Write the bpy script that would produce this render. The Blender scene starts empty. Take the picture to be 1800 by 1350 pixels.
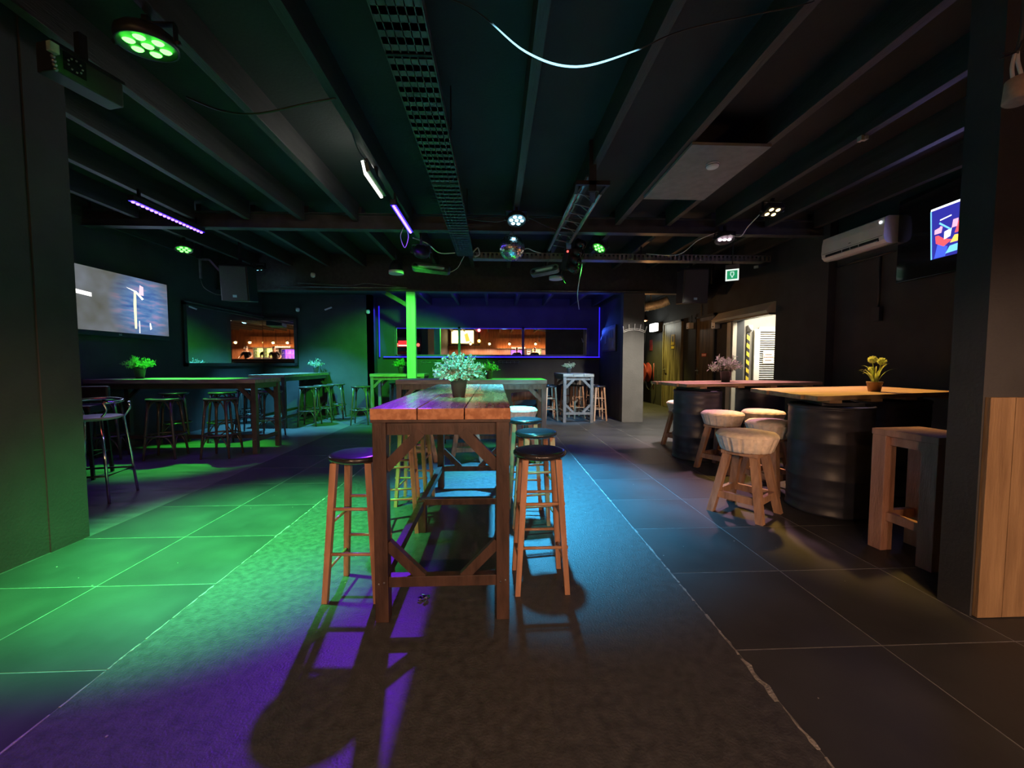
import bpy, bmesh, math, random
from mathutils import Vector, Matrix
random.seed(7)
R = math.radians
PI = math.pi
scn = bpy.context.scene
COL = scn.collection

# ------------------------------------------------------------------ camera, world, exposure
cam_d = bpy.data.cameras.new('camera')
cam = bpy.data.objects.new('camera', cam_d)
COL.objects.link(cam)
cam_d.sensor_fit = 'HORIZONTAL'
cam_d.sensor_width = 36.0
cam_d.lens = 36.0 * 690.0 / 1800.0
cam_d.clip_start = 0.05
cam_d.clip_end = 200
cam.location = (0, 0, 1.22)
cam.rotation_euler = (R(90 - 2.987), 0, R(-2.403))
scn.camera = cam
w = bpy.data.worlds.new('night')
scn.world = w
w.use_nodes = True
w.node_tree.nodes['Background'].inputs[0].default_value = (0.02, 0.025, 0.04, 1)
w.node_tree.nodes['Background'].inputs[1].default_value = 0.05
vs = scn.view_settings
vs.view_transform = 'Standard'
vs.look = 'None'
vs.gamma = 1.0
vs.use_curve_mapping = False
vs.exposure = 1.6

# ------------------------------------------------------------------ materials
MATS = {}
def nd(nt, t, **k):
    n = nt.nodes.new(t)
    for a, b in k.items():
        setattr(n, a, b)
    return n
def base(name):
    m = bpy.data.materials.new(name)
    m.use_nodes = True
    return m, m.node_tree, m.node_tree.nodes['Principled BSDF']
def mat(name, col, rough=0.5, metal=0.0, var=0.25, scale=8.0, bump=0.0, bscale=None, stretch=(1, 1, 1), spec=0.5, col2=None, detail=4.0, rvar=0.0, coat=0.0):
    """noise-driven paint / wood / metal"""
    if name in MATS:
        return MATS[name]
    m, nt, b = base(name)
    tc = nd(nt, 'ShaderNodeTexCoord')
    mp = nd(nt, 'ShaderNodeMapping')
    mp.inputs['Scale'].default_value = stretch
    nt.links.new(tc.outputs['Object'], mp.inputs['Vector'])
    nz = nd(nt, 'ShaderNodeTexNoise')
    nz.inputs['Scale'].default_value = scale
    nz.inputs['Detail'].default_value = detail
    nt.links.new(mp.outputs[0], nz.inputs['Vector'])
    rp = nd(nt, 'ShaderNodeValToRGB')
    c2 = col2 if col2 else tuple(max(0, c * (1 - var)) for c in col)
    c1 = col if col2 else tuple(min(1, c * (1 + var)) for c in col)
    rp.color_ramp.elements[0].position = 0.32
    rp.color_ramp.elements[1].position = 0.68
    rp.color_ramp.elements[0].color = (*c2, 1)
    rp.color_ramp.elements[1].color = (*c1, 1)
    nt.links.new(nz.outputs[0], rp.inputs[0])
    nt.links.new(rp.outputs[0], b.inputs['Base Color'])
    b.inputs['Roughness'].default_value = rough
    b.inputs['Metallic'].default_value = metal
    b.inputs['Specular IOR Level'].default_value = spec
    if coat:
        b.inputs['Coat Weight'].default_value = coat
        b.inputs['Coat Roughness'].default_value = 0.15
    if rvar:
        mr = nd(nt, 'ShaderNodeMapRange')
        mr.inputs['To Min'].default_value = max(0.02, rough - rvar)
        mr.inputs['To Max'].default_value = min(1, rough + rvar)
        nt.links.new(nz.outputs[0], mr.inputs['Value'])
        nt.links.new(mr.outputs[0], b.inputs['Roughness'])
    if bump:
        n2 = nd(nt, 'ShaderNodeTexNoise')
        n2.inputs['Scale'].default_value = bscale or scale * 4
        n2.inputs['Detail'].default_value = 6
        nt.links.new(mp.outputs[0], n2.inputs['Vector'])
        bp = nd(nt, 'ShaderNodeBump')
        bp.inputs['Strength'].default_value = bump
        bp.inputs['Distance'].default_value = 0.01
        nt.links.new(n2.outputs[0], bp.inputs['Height'])
        nt.links.new(bp.outputs[0], b.inputs['Normal'])
    MATS[name] = m
    return m
def emit(name, col, strength, basecol=(0.02, 0.02, 0.02)):
    if name in MATS:
        return MATS[name]
    m, nt, b = base(name)
    b.inputs['Base Color'].default_value = (*basecol, 1)
    b.inputs['Emission Color'].default_value = (*col, 1)
    b.inputs['Emission Strength'].default_value = strength
    b.inputs['Roughness'].default_value = 0.3
    m.cycles.emission_sampling = 'NONE'
    MATS[name] = m
    return m

M_wall = mat('black_wall_paint', (0.030, 0.031, 0.034), 0.75, var=0.2, scale=3, bump=0.25, bscale=60)
M_ceil = mat('black_ceiling_paint', (0.015, 0.0155, 0.017), 0.7, var=0.25, scale=2.5, bump=0.2, bscale=40)
M_joist = mat('black_painted_timber', (0.034, 0.033, 0.033), 0.55, var=0.3, scale=3, bump=0.3, bscale=20, stretch=(6, 0.6, 6))
M_pillar = mat('grey_plaster', (0.085, 0.082, 0.079), 0.8, var=0.1, scale=4, bump=0.2, bscale=50)
M_grout = mat('pale_grout', (0.17, 0.17, 0.175), 0.9, var=0.3, scale=20)
M_tile = mat('dark_floor_tile', (0.036, 0.037, 0.040), 0.50, spec=0.35, var=0.3, scale=2.2, bump=0.06, bscale=30, detail=8, rvar=0.1)
M_strip = mat('worn_concrete', (0.058, 0.058, 0.061), 0.5, scale=26, bump=0.3, bscale=110, col2=(0.033, 0.033, 0.035), detail=15, rvar=0.15)
M_vinyl = mat('dark_vinyl_floor', (0.085, 0.085, 0.09), 0.35, var=0.35, scale=3, stretch=(0.8, 5, 1), bump=0.05, rvar=0.12)
M_chip = mat('pale_mortar_chips', (0.24, 0.23, 0.22), 0.9, var=0.3, scale=25, bump=0.6)
M_planktop = mat('varnished_table_plank', (0.44, 0.21, 0.11), 0.27, scale=5, stretch=(7, 0.7, 7), col2=(0.25, 0.105, 0.052), bump=0.03, bscale=14, detail=8, rvar=0.08)
M_frame = mat('dark_stained_timber', (0.042, 0.021, 0.015), 0.42, scale=6, var=0.4, stretch=(4, 4, 1), bump=0.15)
M_greyframe = mat('grey_brown_timber', (0.11, 0.09, 0.08), 0.5, scale=6, var=0.3, stretch=(4, 4, 1), bump=0.15)
M_blacktop = mat('dark_table_plank', (0.20, 0.17, 0.14), 0.45, scale=5, var=0.35, stretch=(1, 6, 6), bump=0.12)
M_stoolwood = mat('stool_leg_wood', (0.33, 0.17, 0.10), 0.42, scale=5, var=0.3, stretch=(6, 6, 0.8), bump=0.1)
M_rung = mat('stool_rung_wood', (0.38, 0.21, 0.12), 0.3, scale=5, var=0.25)
M_seat = mat('black_lacquer_seat', (0.020, 0.019, 0.022), 0.26, scale=9, var=0.3, coat=0.4)
M_bent = mat('black_bentwood', (0.045, 0.040, 0.040), 0.3, scale=8, var=0.3)
M_fabric = mat('cream_canvas', (0.76, 0.66, 0.55), 0.9, scale=30, var=0.12, bump=0.35, bscale=220)
M_rawwood = mat('rough_blond_wood', (0.42, 0.25, 0.15), 0.65, scale=5, stretch=(6, 6, 0.8), col2=(0.25, 0.14, 0.085), bump=0.35, bscale=25)
M_teak = mat('rough_teak', (0.56, 0.32, 0.24), 0.6, scale=4, stretch=(5, 5, 0.9), col2=(0.38, 0.20, 0.145), bump=0.4, bscale=22)
M_oak = mat('pale_wall_plank', (0.27, 0.175, 0.09), 0.6, scale=3, stretch=(6, 6, 0.7), col2=(0.165, 0.10, 0.05), bump=0.3, bscale=16)
M_barrel_top = mat('scaffold_plank', (0.46, 0.32, 0.20), 0.55, scale=4, stretch=(0.8, 6, 6), col2=(0.28, 0.18, 0.105), bump=0.3, bscale=20)
M_drum = mat('navy_drum_paint', (0.026, 0.030, 0.048), 0.42, scale=5, var=0.4, bump=0.1, bscale=25)
M_black = mat('black_plastic', (0.018, 0.018, 0.020), 0.45, scale=10, var=0.3)
M_blackm = mat('black_metal', (0.030, 0.030, 0.033), 0.38, 0.6, scale=10, var=0.3)
M_greym = mat('grey_metal', (0.30, 0.31, 0.32), 0.35, 0.9, scale=12, var=0.25)
M_tray = mat('painted_cable_tray', (0.11, 0.12, 0.12), 0.42, 0.4, scale=9, var=0.35)
M_steel = mat('black_steel_beam', (0.060, 0.060, 0.064), 0.5, 0.2, scale=6, var=0.3, bump=0.15)
M_chrome = mat('chrome', (0.75, 0.76, 0.78), 0.12, 1.0, scale=5, var=0.05)
M_white = mat('white_plastic', (0.72, 0.71, 0.70), 0.35, scale=6, var=0.06)
M_offw = mat('offwhite_plastic', (0.55, 0.50, 0.44), 0.5, scale=6, var=0.1)
M_rope = mat('white_cable', (0.65, 0.64, 0.62), 0.4, scale=20, var=0.1)
M_bcable = mat('black_cable', (0.02, 0.02, 0.022), 0.35, scale=20, var=0.1)
M_mirror = mat('mirror_glass', (0.80, 0.83, 0.83), 0.015, 1.0, scale=1.0, var=0.01)
M_panel = mat('grey_ceiling_board', (0.22, 0.20, 0.195), 0.8, scale=14, var=0.1)
M_soil = mat('soil', (0.03, 0.022, 0.016), 0.9, scale=40, var=0.4)
M_potd = mat('dark_plant_pot', (0.06, 0.06, 0.065), 0.5, scale=12, var=0.2)
M_potb = mat('brown_plant_pot', (0.28, 0.15, 0.08), 0.6, scale=12, var=0.25)
M_leafw = mat('pale_small_leaves', (0.50, 0.62, 0.52), 0.5, scale=20, var=0.25)
M_leafg = mat('green_leaves', (0.20, 0.42, 0.12), 0.5, scale=20, var=0.35)
M_leaff = mat('grey_green_leaves', (0.42, 0.45, 0.36), 0.55, scale=20, var=0.25)
def leafy(m):
    nt = m.node_tree
    b = nt.nodes['Principled BSDF']
    tr = nd(nt, 'ShaderNodeBsdfTranslucent')
    nt.links.new(b.inputs['Base Color'].links[0].from_socket, tr.inputs[0])
    mx = nd(nt, 'ShaderNodeMixShader')
    mx.inputs[0].default_value = 0.45
    nt.links.new(b.outputs[0], mx.inputs[1])
    nt.links.new(tr.outputs[0], mx.inputs[2])
    nt.links.new(mx.outputs[0], nt.nodes['Material Output'].inputs[0])
for m_ in (M_leafw, M_leafg, M_leaff):
    leafy(m_)
M_blade = mat('grass_blades', (0.46, 0.58, 0.18), 0.5, scale=20, var=0.3)
M_allium = mat('allium_heads', (0.66, 0.74, 0.34), 0.6, scale=50, var=0.25)
for m_ in (M_blade, M_allium):
    leafy(m_)
M_red = mat('red_enamel', (0.22, 0.03, 0.035), 0.4, scale=8, var=0.15)
M_doorw = mat('streaked_door_veneer', (0.30, 0.26, 0.16), 0.5, scale=3.5, stretch=(4, 4, 0.45), col2=(0.045, 0.036, 0.022), detail=8, bump=0.1)
M_doorb = mat('brown_streaked_door', (0.13, 0.095, 0.06), 0.5, scale=3.5, stretch=(4, 4, 0.45), col2=(0.03, 0.022, 0.016), detail=8, bump=0.1)
M_cream = mat('cream_painted_metal', (0.52, 0.47, 0.38), 0.5, scale=4, var=0.1)
M_shutw = mat('white_shutter_slat', (0.80, 0.78, 0.72), 0.5, scale=4, var=0.05)
M_yel = mat('hazard_yellow', (0.75, 0.55, 0.05), 0.5, scale=10, var=0.15)
M_paper = mat('white_paper', (0.80, 0.74, 0.66), 0.8, scale=10, var=0.05)
M_ink = mat('dark_ink', (0.03, 0.03, 0.03), 0.7, scale=10, var=0.1)
M_green = mat('exit_green', (0.02, 0.30, 0.12), 0.5, scale=10, var=0.1)
M_skin = mat('skin', (0.55, 0.30, 0.20), 0.5, scale=12, var=0.1)
M_cloth = mat('black_tshirt', (0.015, 0.015, 0.017), 0.85, scale=30, var=0.2)
M_hair = mat('dark_hair', (0.03, 0.02, 0.014), 0.6, scale=30, var=0.3)
M_barwood = mat('bar_wood', (0.30, 0.13, 0.055), 0.4, scale=3, stretch=(5, 5, 0.7), col2=(0.16, 0.06, 0.025), bump=0.1)
M_duct = mat('foil_duct', (0.45, 0.44, 0.36), 0.4, 0.5, scale=15, var=0.3, bump=0.3)
M_screenoff = mat('black_glass', (0.010, 0.012, 0.014), 0.08, scale=3, var=0.1)
M_blueled = emit('blue_led_strip', (0.03, 0.015, 1.0), 0.45)

# ------------------------------------------------------------------ mesh builder
class MB:
    def __init__(s, M=None):
        s.v, s.f, s.sm, s.M = [], [], [], M
    def add(s, vs_, fs, smooth=False):
        o = len(s.v)
        for p in vs_:
            p = Vector(p)
            s.v.append(s.M @ p if s.M is not None else p)
        for f in fs:
            s.f.append([i + o for i in f])
            s.sm.append(smooth)
        return s
    def box(s, x0, y0, z0, x1, y1, z1, bev=0.0):
        if bev <= 0:
            vs_ = [(x, y, z) for x in (x0, x1) for y in (y0, y1) for z in (z0, z1)]
            return s.add(vs_, [(0, 1, 3, 2), (4, 6, 7, 5), (0, 4, 5, 1), (2, 3, 7, 6), (0, 2, 6, 4), (1, 5, 7, 3)])
        b = min(bev, (x1 - x0) * .49, (y1 - y0) * .49, (z1 - z0) * .49)
        bm = bmesh.new()
        bmesh.ops.create_cube(bm, size=1)
        for v in bm.verts:
            v.co = Vector(((x0 + x1) / 2 + v.co.x * (x1 - x0), (y0 + y1) / 2 + v.co.y * (y1 - y0), (z0 + z1) / 2 + v.co.z * (z1 - z0)))
        bmesh.ops.bevel(bm, geom=bm.edges[:], offset=b, segments=2, affect='EDGES', profile=0.6)
        bm.verts.index_update()
        s.add([v.co.copy() for v in bm.verts], [[v.index for v in f.verts] for f in bm.faces])
        bm.free()
        return s
    def beam(s, p0, p1, wx, wy, up=(0, 0, 1), bev=0.0):
        """rectangular bar from p0 to p1, wx across, wy along the up direction"""
        p0, p1 = Vector(p0), Vector(p1)
        d = (p1 - p0)
        L = d.length
        d.normalize()
        u = Vector(up)
        if abs(d.dot(u)) > 0.999:
            u = Vector((0, 1, 0))
        x = d.cross(u).normalized()
        y = x.cross(d).normalized()
        T = Matrix(((x.x, y.x, d.x, p0.x), (x.y, y.y, d.y, p0.y), (x.z, y.z, d.z, p0.z), (0, 0, 0, 1)))
        old = s.M
        s.M = T if old is None else old @ T
        s.box(-wx / 2, -wy / 2, 0, wx / 2, wy / 2, L, bev)
        s.M = old
        return s
    def taper(s, p0, p1, w0, w1):
        """square bar with different end widths"""
        p0, p1 = Vector(p0), Vector(p1)
        vs_ = []
        for p, w_ in ((p0, w0), (p1, w1)):
            for a, b in ((-1, -1), (1, -1), (1, 1), (-1, 1)):
                vs_.append((p.x + a * w_ / 2, p.y + b * w_ / 2, p.z))
        return s.add(vs_, [(3, 2, 1, 0), (4, 5, 6, 7), (0, 1, 5, 4), (1, 2, 6, 5), (2, 3, 7, 6), (3, 0, 4, 7)])
    def tube(s, pts, r, n=8, closed=False, caps=True):
        pts = [Vector(p) for p in pts]
        rs = r if isinstance(r, (list, tuple)) else [r] * len(pts)
        m = len(pts)
        vs_, fs = [], []
        prev = None
        for i, p in enumerate(pts):
            if closed:
                d = pts[(i + 1) % m] - pts[(i - 1) % m]
            else:
                d = pts[min(i + 1, m - 1)] - pts[max(i - 1, 0)]
            d.normalize()
            if prev is None:
                a = Vector((0, 0, 1)) if abs(d.z) < 0.9 else Vector((1, 0, 0))
                x = d.cross(a).normalized()
            else:
                x = (prev - d * prev.dot(d)).normalized()
            prev = x
            y = d.cross(x)
            for k in range(n):
                a = 2 * PI * k / n
                vs_.append(p + (x * math.cos(a) + y * math.sin(a)) * rs[i])
        segs = m if closed else m - 1
        for i in range(segs):
            j = (i + 1) % m
            for k in range(n):
                fs.append((i * n + k, i * n + (k + 1) % n, j * n + (k + 1) % n, j * n + k))
        if caps and not closed:
            fs.append(tuple(range(n - 1, -1, -1)))
            fs.append(tuple((m - 1) * n + k for k in range(n)))
        return s.add(vs_, fs, True)
    def cyl(s, p0, p1, r0, r1=None, n=16):
        return s.tube([p0, p1], [r0, r0 if r1 is None else r1], n)
    def lathe(s, prof, n=24, c=(0, 0, 0), sharp=False):
        vs_, fs = [], []
        for r_, z in prof:
            for k in range(n):
                a = 2 * PI * k / n
                vs_.append((c[0] + r_ * math.cos(a), c[1] + r_ * math.sin(a), c[2] + z))
        for i in range(len(prof) - 1):
            for k in range(n):
                fs.append((i * n + k, i * n + (k + 1) % n, (i + 1) * n + (k + 1) % n, (i + 1) * n + k))
        if prof[0][0] > 1e-4:
            fs.append(tuple(range(n - 1, -1, -1)))
        if prof[-1][0] > 1e-4:
            fs.append(tuple((len(prof) - 1) * n + k for k in range(n)))
        return s.add(vs_, fs, not sharp)
    def sphere(s, c, r, n=12, m=8, sc=(1, 1, 1)):
        vs_, fs = [], []
        for i in range(m + 1):
            t = PI * i / m
            for k in range(n):
                a = 2 * PI * k / n
                vs_.append((c[0] + r * sc[0] * math.sin(t) * math.cos(a), c[1] + r * sc[1] * math.sin(t) * math.sin(a), c[2] - r * sc[2] * math.cos(t)))
        for i in range(m):
            for k in range(n):
                fs.append((i * n + k, i * n + (k + 1) % n, (i + 1) * n + (k + 1) % n, (i + 1) * n + k))
        return s.add(vs_, fs, True)
    def prism(s, poly, z0, z1):
        n = len(poly)
        vs_ = [(x, y, z0) for x, y in poly] + [(x, y, z1) for x, y in poly]
        fs = [tuple(range(n - 1, -1, -1)), tuple(range(n, 2 * n))]
        fs += [(i, (i + 1) % n, n + (i + 1) % n, n + i) for i in range(n)]
        return s.add(vs_, fs)
    def mesh(s, name):
        me = bpy.data.meshes.new(name)
        me.from_pydata([tuple(v) for v in s.v], [], s.f)
        me.polygons.foreach_set('use_smooth', s.sm)
        me.update()
        bm = bmesh.new()
        bm.from_mesh(me)
        bmesh.ops.remove_doubles(bm, verts=bm.verts, dist=1e-6)
        bmesh.ops.recalc_face_normals(bm, faces=bm.faces)
        bm.to_mesh(me)
        bm.free()
        return me
    def build(s, name, m, parent=None, kind=None):
        me = s.mesh(name)
        me.materials.append(m)
        return link(name, me, parent, kind)
def link(name, me, parent=None, kind=None):
    o = bpy.data.objects.new(name, me)
    COL.objects.link(o)
    if parent is not None:
        o.parent = parent
    if kind:
        o['kind'] = kind
    return o
def tag(o, label, cat, group=None):
    o['label'] = label
    o['category'] = cat
    if group:
        o['group'] = group
    return o
def thing(name, label, cat, loc=(0, 0, 0), rz=0.0, group=None):
    o = bpy.data.objects.new(name, None)
    o.empty_display_size = 0.1
    COL.objects.link(o)
    o.location = loc
    o.rotation_euler = (0, 0, rz)
    return tag(o, label, cat, group)
def struct(name, mb, m, label=None):
    o = mb.build(name, m)
    o['kind'] = 'structure'
    if label:
        o['label'] = label
    return o
def dup(root, loc, rz, label, group=None):
    r = root.copy()
    COL.objects.link(r)
    r.location = loc
    r.rotation_euler = (0, 0, rz)
    r['label'] = label
    if group:
        r['group'] = group
    for ch in list(root.children):
        c = ch.copy()
        COL.objects.link(c)
        c.parent = r
        for g in ch.children:
            d = g.copy()
            COL.objects.link(d)
            d.parent = c
    return r
def lamp(kind, name, loc, col, watts, parent=None, target=None, angle=60, blend=0.5, size=0.08, sy=None, spread=None):
    L = bpy.data.lights.new(name, kind)
    L.color = col
    L.energy = watts
    if kind == 'SPOT':
        L.spot_size = R(angle)
        L.spot_blend = blend
        L.shadow_soft_size = size
    elif kind == 'POINT':
        L.shadow_soft_size = size
    elif kind == 'AREA':
        L.shape = 'RECTANGLE'
        L.size = size
        L.size_y = sy or size
        if spread:
            L.spread = R(spread)
    o = bpy.data.objects.new(name, L)
    COL.objects.link(o)
    if parent is not None:
        o.parent = parent
    o.location = loc
    if target is not None:
        d = Vector(target) - Vector(loc)
        o.rotation_euler = d.to_track_quat('-Z', 'Y').to_euler()
    return o
def look_matrix(loc, target, roll_up=(0, 0, 1)):
    d = (Vector(target) - Vector(loc)).normalized()
    q = d.to_track_quat('-Z', 'Y')
    return Matrix.Translation(Vector(loc)) @ q.to_matrix().to_4x4()
def arc(c, r, a0, a1, n, axis='xz'):
    out = []
    for i in range(n + 1):
        a = a0 + (a1 - a0) * i / n
        u, v = r * math.cos(a), r * math.sin(a)
        out.append((c[0] + u, c[1], c[2] + v) if axis == 'xz' else ((c[0], c[1] + u, c[2] + v) if axis == 'yz' else (c[0] + u, c[1] + v, c[2])))
    return out
def bez(p0, p1, p2, n=10):
    p0, p1, p2 = Vector(p0), Vector(p1), Vector(p2)
    return [p0 * (1 - t) ** 2 + p1 * 2 * t * (1 - t) + p2 * t * t for t in [i / n for i in range(n + 1)]]
def catmull(pts, n=6):
    pts = [Vector(p) for p in pts]
    out = []
    for i in range(len(pts) - 1):
        a = pts[max(i - 1, 0)]; b = pts[i]; c = pts[i + 1]; d = pts[min(i + 2, len(pts) - 1)]
        for k in range(n):
            t = k / n
            out.append(0.5 * ((2 * b) + (c - a) * t + (2 * a - 5 * b + 4 * c - d) * t * t + (3 * b - a - 3 * c + d) * t ** 3))
    out.append(pts[-1])
    return out
def text_mesh(txt, size, name, m, parent, M):
    cu = bpy.data.curves.new(name, 'FONT')
    cu.body = txt
    cu.size = size
    cu.align_x = 'CENTER'
    cu.align_y = 'CENTER'
    cu.extrude = 0.001
    o = bpy.data.objects.new(name + '_tmp', cu)
    COL.objects.link(o)
    dg = bpy.context.evaluated_depsgraph_get()
    me = bpy.data.meshes.new_from_object(o.evaluated_get(dg))
    bpy.data.objects.remove(o)
    me.transform(M)
    me.materials.clear()
    me.materials.append(m)
    return link(name, me, parent)

# ================================================================== SETTING
XL, YBL, XR, YA = -5.45, 9.5, 4.8, 9.9          # left wall, back-left wall, right wall, alcove back wall
ZC, ZJ = 3.38, 3.14                              # ceiling board, joist underside
# ---- floor
floor = struct('floor', MB().box(-6.2, -5.5, -0.12, 6.6, 14.2, -0.0012), M_grout)
MB().box(-1.55, -5.4, -0.0012, 1.02, 9.9, 0.0).build('concrete_strip', M_strip, floor)
MB().box(XL, 2.3, -0.0012, -2.87, YBL, 0.0).build('vinyl_sheet', M_vinyl, floor)
PIT, G = 0.615, 0.0032
Y0 = 1.57 - 2 * PIT
tile_mesh = {}
far_tiles = MB()
cols = [(-2.87, -2.19), (-2.19, -1.55), (1.02, 1.67), (1.67, 2.28), (2.28, 2.895), (2.895, 3.51), (3.51, 4.125), (4.125, 4.8)]
for (a, b) in cols:
    wd = round(b - a - 2 * G, 4)
    ym = 9.9 if b < 0 else 14.0
    j = -8
    while Y0 + j * PIT < ym:
        y = Y0 + j * PIT
        if b > 0 and a > 2.2 and y + PIT < 1.9 and a > 4.0:
            pass
        if y > 7.0 or y < -0.3:
            far_tiles.box(a + G, y + G, -0.0012, b - G, min(y + PIT, ym) - G, 0.0)
        else:
            if wd not in tile_mesh:
                me = MB().box(0, 0, 0, wd, PIT - 2 * G, 0.0012, 0.0004).mesh('tile')
                me.materials.append(M_tile)
                tile_mesh[wd] = me
            t = link('tile', tile_mesh[wd], floor)
            t.location = (a + G, y + G, -0.0012)
        j += 1
far_tiles.build('tile_field', M_tile, floor, 'stuff')
chips = MB()
rc = random.Random(3)
for x0, y_a, y_b in ((-1.55, 0.9, 6.0), (1.02, 0.9, 7.0)):
    y = y_a
    while y < y_b:
        L = rc.uniform(0.04, 0.22)
        wv = rc.uniform(0.004, 0.014) * (1.8 if (y < 1.35 and rc.random() < .5) else 1)
        n = 7
        poly = []
        for k in range(n):
            poly.append((x0 + wv * rc.uniform(-.2, .7), y + L * k / (n - 1)))
        for k in range(n - 1, -1, -1):
            poly.append((x0 - wv * rc.uniform(.2, .8), y + L * k / (n - 1)))
        chips.prism(poly, 0.0, 0.0012)
        y += L + rc.uniform(0.0, 0.03)
chips.build('chipped_mortar', M_chip, floor, 'stuff')
tiny = MB()
for k in range(60):
    x, y = rc.uniform(-2.8, 3.2), rc.uniform(1.2, 5.5)
    r_ = rc.uniform(0.002, 0.006)
    tiny.prism([(x + r_ * rc.uniform(.5, 1.3) * math.cos(a), y + r_ * rc.uniform(.5, 1.3) * math.sin(a)) for a in (0, 1.2, 2.5, 3.8, 5)], 0.0, 0.001)
tiny.build('grit', M_chip, floor, 'stuff')

# ---- ceiling
ceiling = struct('ceiling', MB().box(-6.2, -5.5, ZC, 6.6, 8.1, ZC + 0.1).box(2.6, 8.1, ZC - 0.2, 6.6, 14.2, ZC + 0.1), M_ceil)
jx = [0.265 + 0.715 * k for k in range(-8, 7)]
for x in jx:
    if x < -2.95:
        MB().box(x - .035, 2.3, ZJ, x + .035, 5.5, ZC, 0.004).build('joist', M_joist, ceiling)
    elif -5.4 < x:
        MB().box(x - .035, -5.4, ZJ, x + .035, 5.5, ZC, 0.004).build('joist', M_joist, ceiling)
    MB().box(x - .035, 5.62, ZJ, x + .035, 8.1, ZC, 0.004).build('joist', M_joist, ceiling)
MB().box(XL, 5.5, 3.04, XR, 5.62, 3.052).box(XL, 5.553, 3.05, XR, 5.567, 3.25).box(XL, 5.5, 3.24, XR, 5.62, 3.252).box(XL, 5.52, 3.05, XR, 5.60, 3.14).build('steel_beam', M_steel, ceiling)
MB().box(XL, 8.03, 2.66, 3.07, 8.2, 3.4).box(XL, 7.985, 2.66, 3.07, 8.03, 2.70).box(3.07, 8.03, 2.66, XR, 8.2, 3.4).build('header_beam', M_joist, ceiling)
MB().box(-3.05, 8.2, 2.84, 2.64, YA, 2.9).build('alcove_soffit', M_ceil, ceiling)
MB().box(XL, 8.2, 2.84, -3.05, YBL, 2.9).build('bay_soffit', M_ceil, ceiling)
for x in (-2.3, -1.6, -0.9, -0.2, 0.5, 1.2, 1.9, 2.45):
    MB().box(x - .03, 8.2, 2.66, x + .03, YA, 2.84, 0.003).build('joist', M_joist, ceiling)
# grey board between two joists
MB().box(1.71, 3.44, 3.115, 2.42, 4.57, 3.14, 0.002).build('ceiling_board', M_panel, ceiling)

# ---- walls
struct('wall_left', MB().box(XL - .15, 2.3, 0, XL, YBL + .15, ZC), M_wall)
wn = struct('wall_left_near', MB().box(-3.12, -5.5, 0, -2.88, 2.6, ZC).box(-3.12, 2.6, 0, -2.87, 2.62, ZC).box(-3.14, 2.62, 0, -2.87, 2.84, ZC), M_wall)
struct('wall_left_bay', MB().box(XL - .15, 2.15, 0, -3.12, 2.3, ZC), M_wall)
struct('wall_back_left', MB().box(XL - .15, YBL, 0, -2.93, YBL + .15, ZC), M_wall)
struct('baseboard_back_left', MB().box(XL, YBL - .012, 0, -2.93, YBL, 0.09), M_wall)
struct('wall_alcove_left', MB().box(-3.05, YBL, 0, -2.93, YA + .1, 2.9), M_wall)
struct('wall_alcove_back', MB().box(-3.05, YA, 0, 2.75, YA + .15, 2.9), M_wall)
struct('wall_alcove_right', MB().box(2.63, 8.2, 0, 2.9, YA + .1, ZC), M_wall)
struct('wall_pillar', MB().box(2.63, 8.03, 0, 3.07, 8.2, 2.66), M_pillar, 'plain grey plastered pillar between the alcove and the corridor')
struct('wall_corridor_left', MB().box(2.9, 8.2, 0, 3.05, 14.2, ZC), M_wall)
struct('wall_corridor_end', MB().box(2.9, 14.05, 0, 6.6, 14.2, ZC), M_wall)
# right wall with a door opening 6.50..7.66 (z to 2.08)
struct('wall_right', MB().box(XR, 1.74, 0, XR + .15, 6.50, ZC).box(XR, 6.5, 2.08, XR + .15, 7.66, ZC).box(XR, 7.66, 0, XR + .15, 14.2, ZC), M_wall)
struct('trim_1', MB().box(4.68, 5.40, 0, XR, 6.42, ZC), M_wall)
spur = struct('wall_right_near', MB().box(2.29, 1.745, 0, XR, 1.885, ZC), M_wall)
x = 2.30
k = 0
while x < 4.7:
    MB().box(x, 1.722, 0.004, x + 0.122, 1.745, 1.062, 0.002).build('plank', M_oak, spur)
    x += 0.125
# vestibule behind the doorway
struct('wall_vestibule', MB().box(XR + .15, 6.38, 0, 6.1, 6.5, 2.5).box(6.0, 6.5, 0, 6.1, 7.8, 2.5).box(XR + .15, 7.72, 0, 6.1, 7.84, 2.5).box(XR + .15, 6.38, 2.4, 6.1, 7.84, 2.5), mat('vestibule_paint', (.20, .18, .15), .7, scale=4, var=.1))
# room behind the camera
struct('wall_bar_back', MB().box(-3.1, -5.0, 0, 6.2, -4.85, ZC), M_barwood)
struct('wall_bar_right', MB().box(6.0, -5.0, 0, 6.15, 1.745, ZC), M_wall)
struct('wall_right_return', MB().box(XR, 1.6, 0, 6.15, 1.745, ZC), M_wall)

# ---- post
post = struct('trim_2', MB().box(-1.79, 8.03, 0, -1.615, 8.16, 2.66, 0.006), mat('post_paint', (0.30, 0.30, 0.30), 0.6, scale=4, var=0.15, stretch=(6, 6, .6), bump=0.15), 'square timber post under the header beam')
MB().beam((-1.7, 8.1, 2.35), (-2.2, 8.1, 2.64), 0.05, 0.08).build('knee_brace', M_joist, post)

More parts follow.
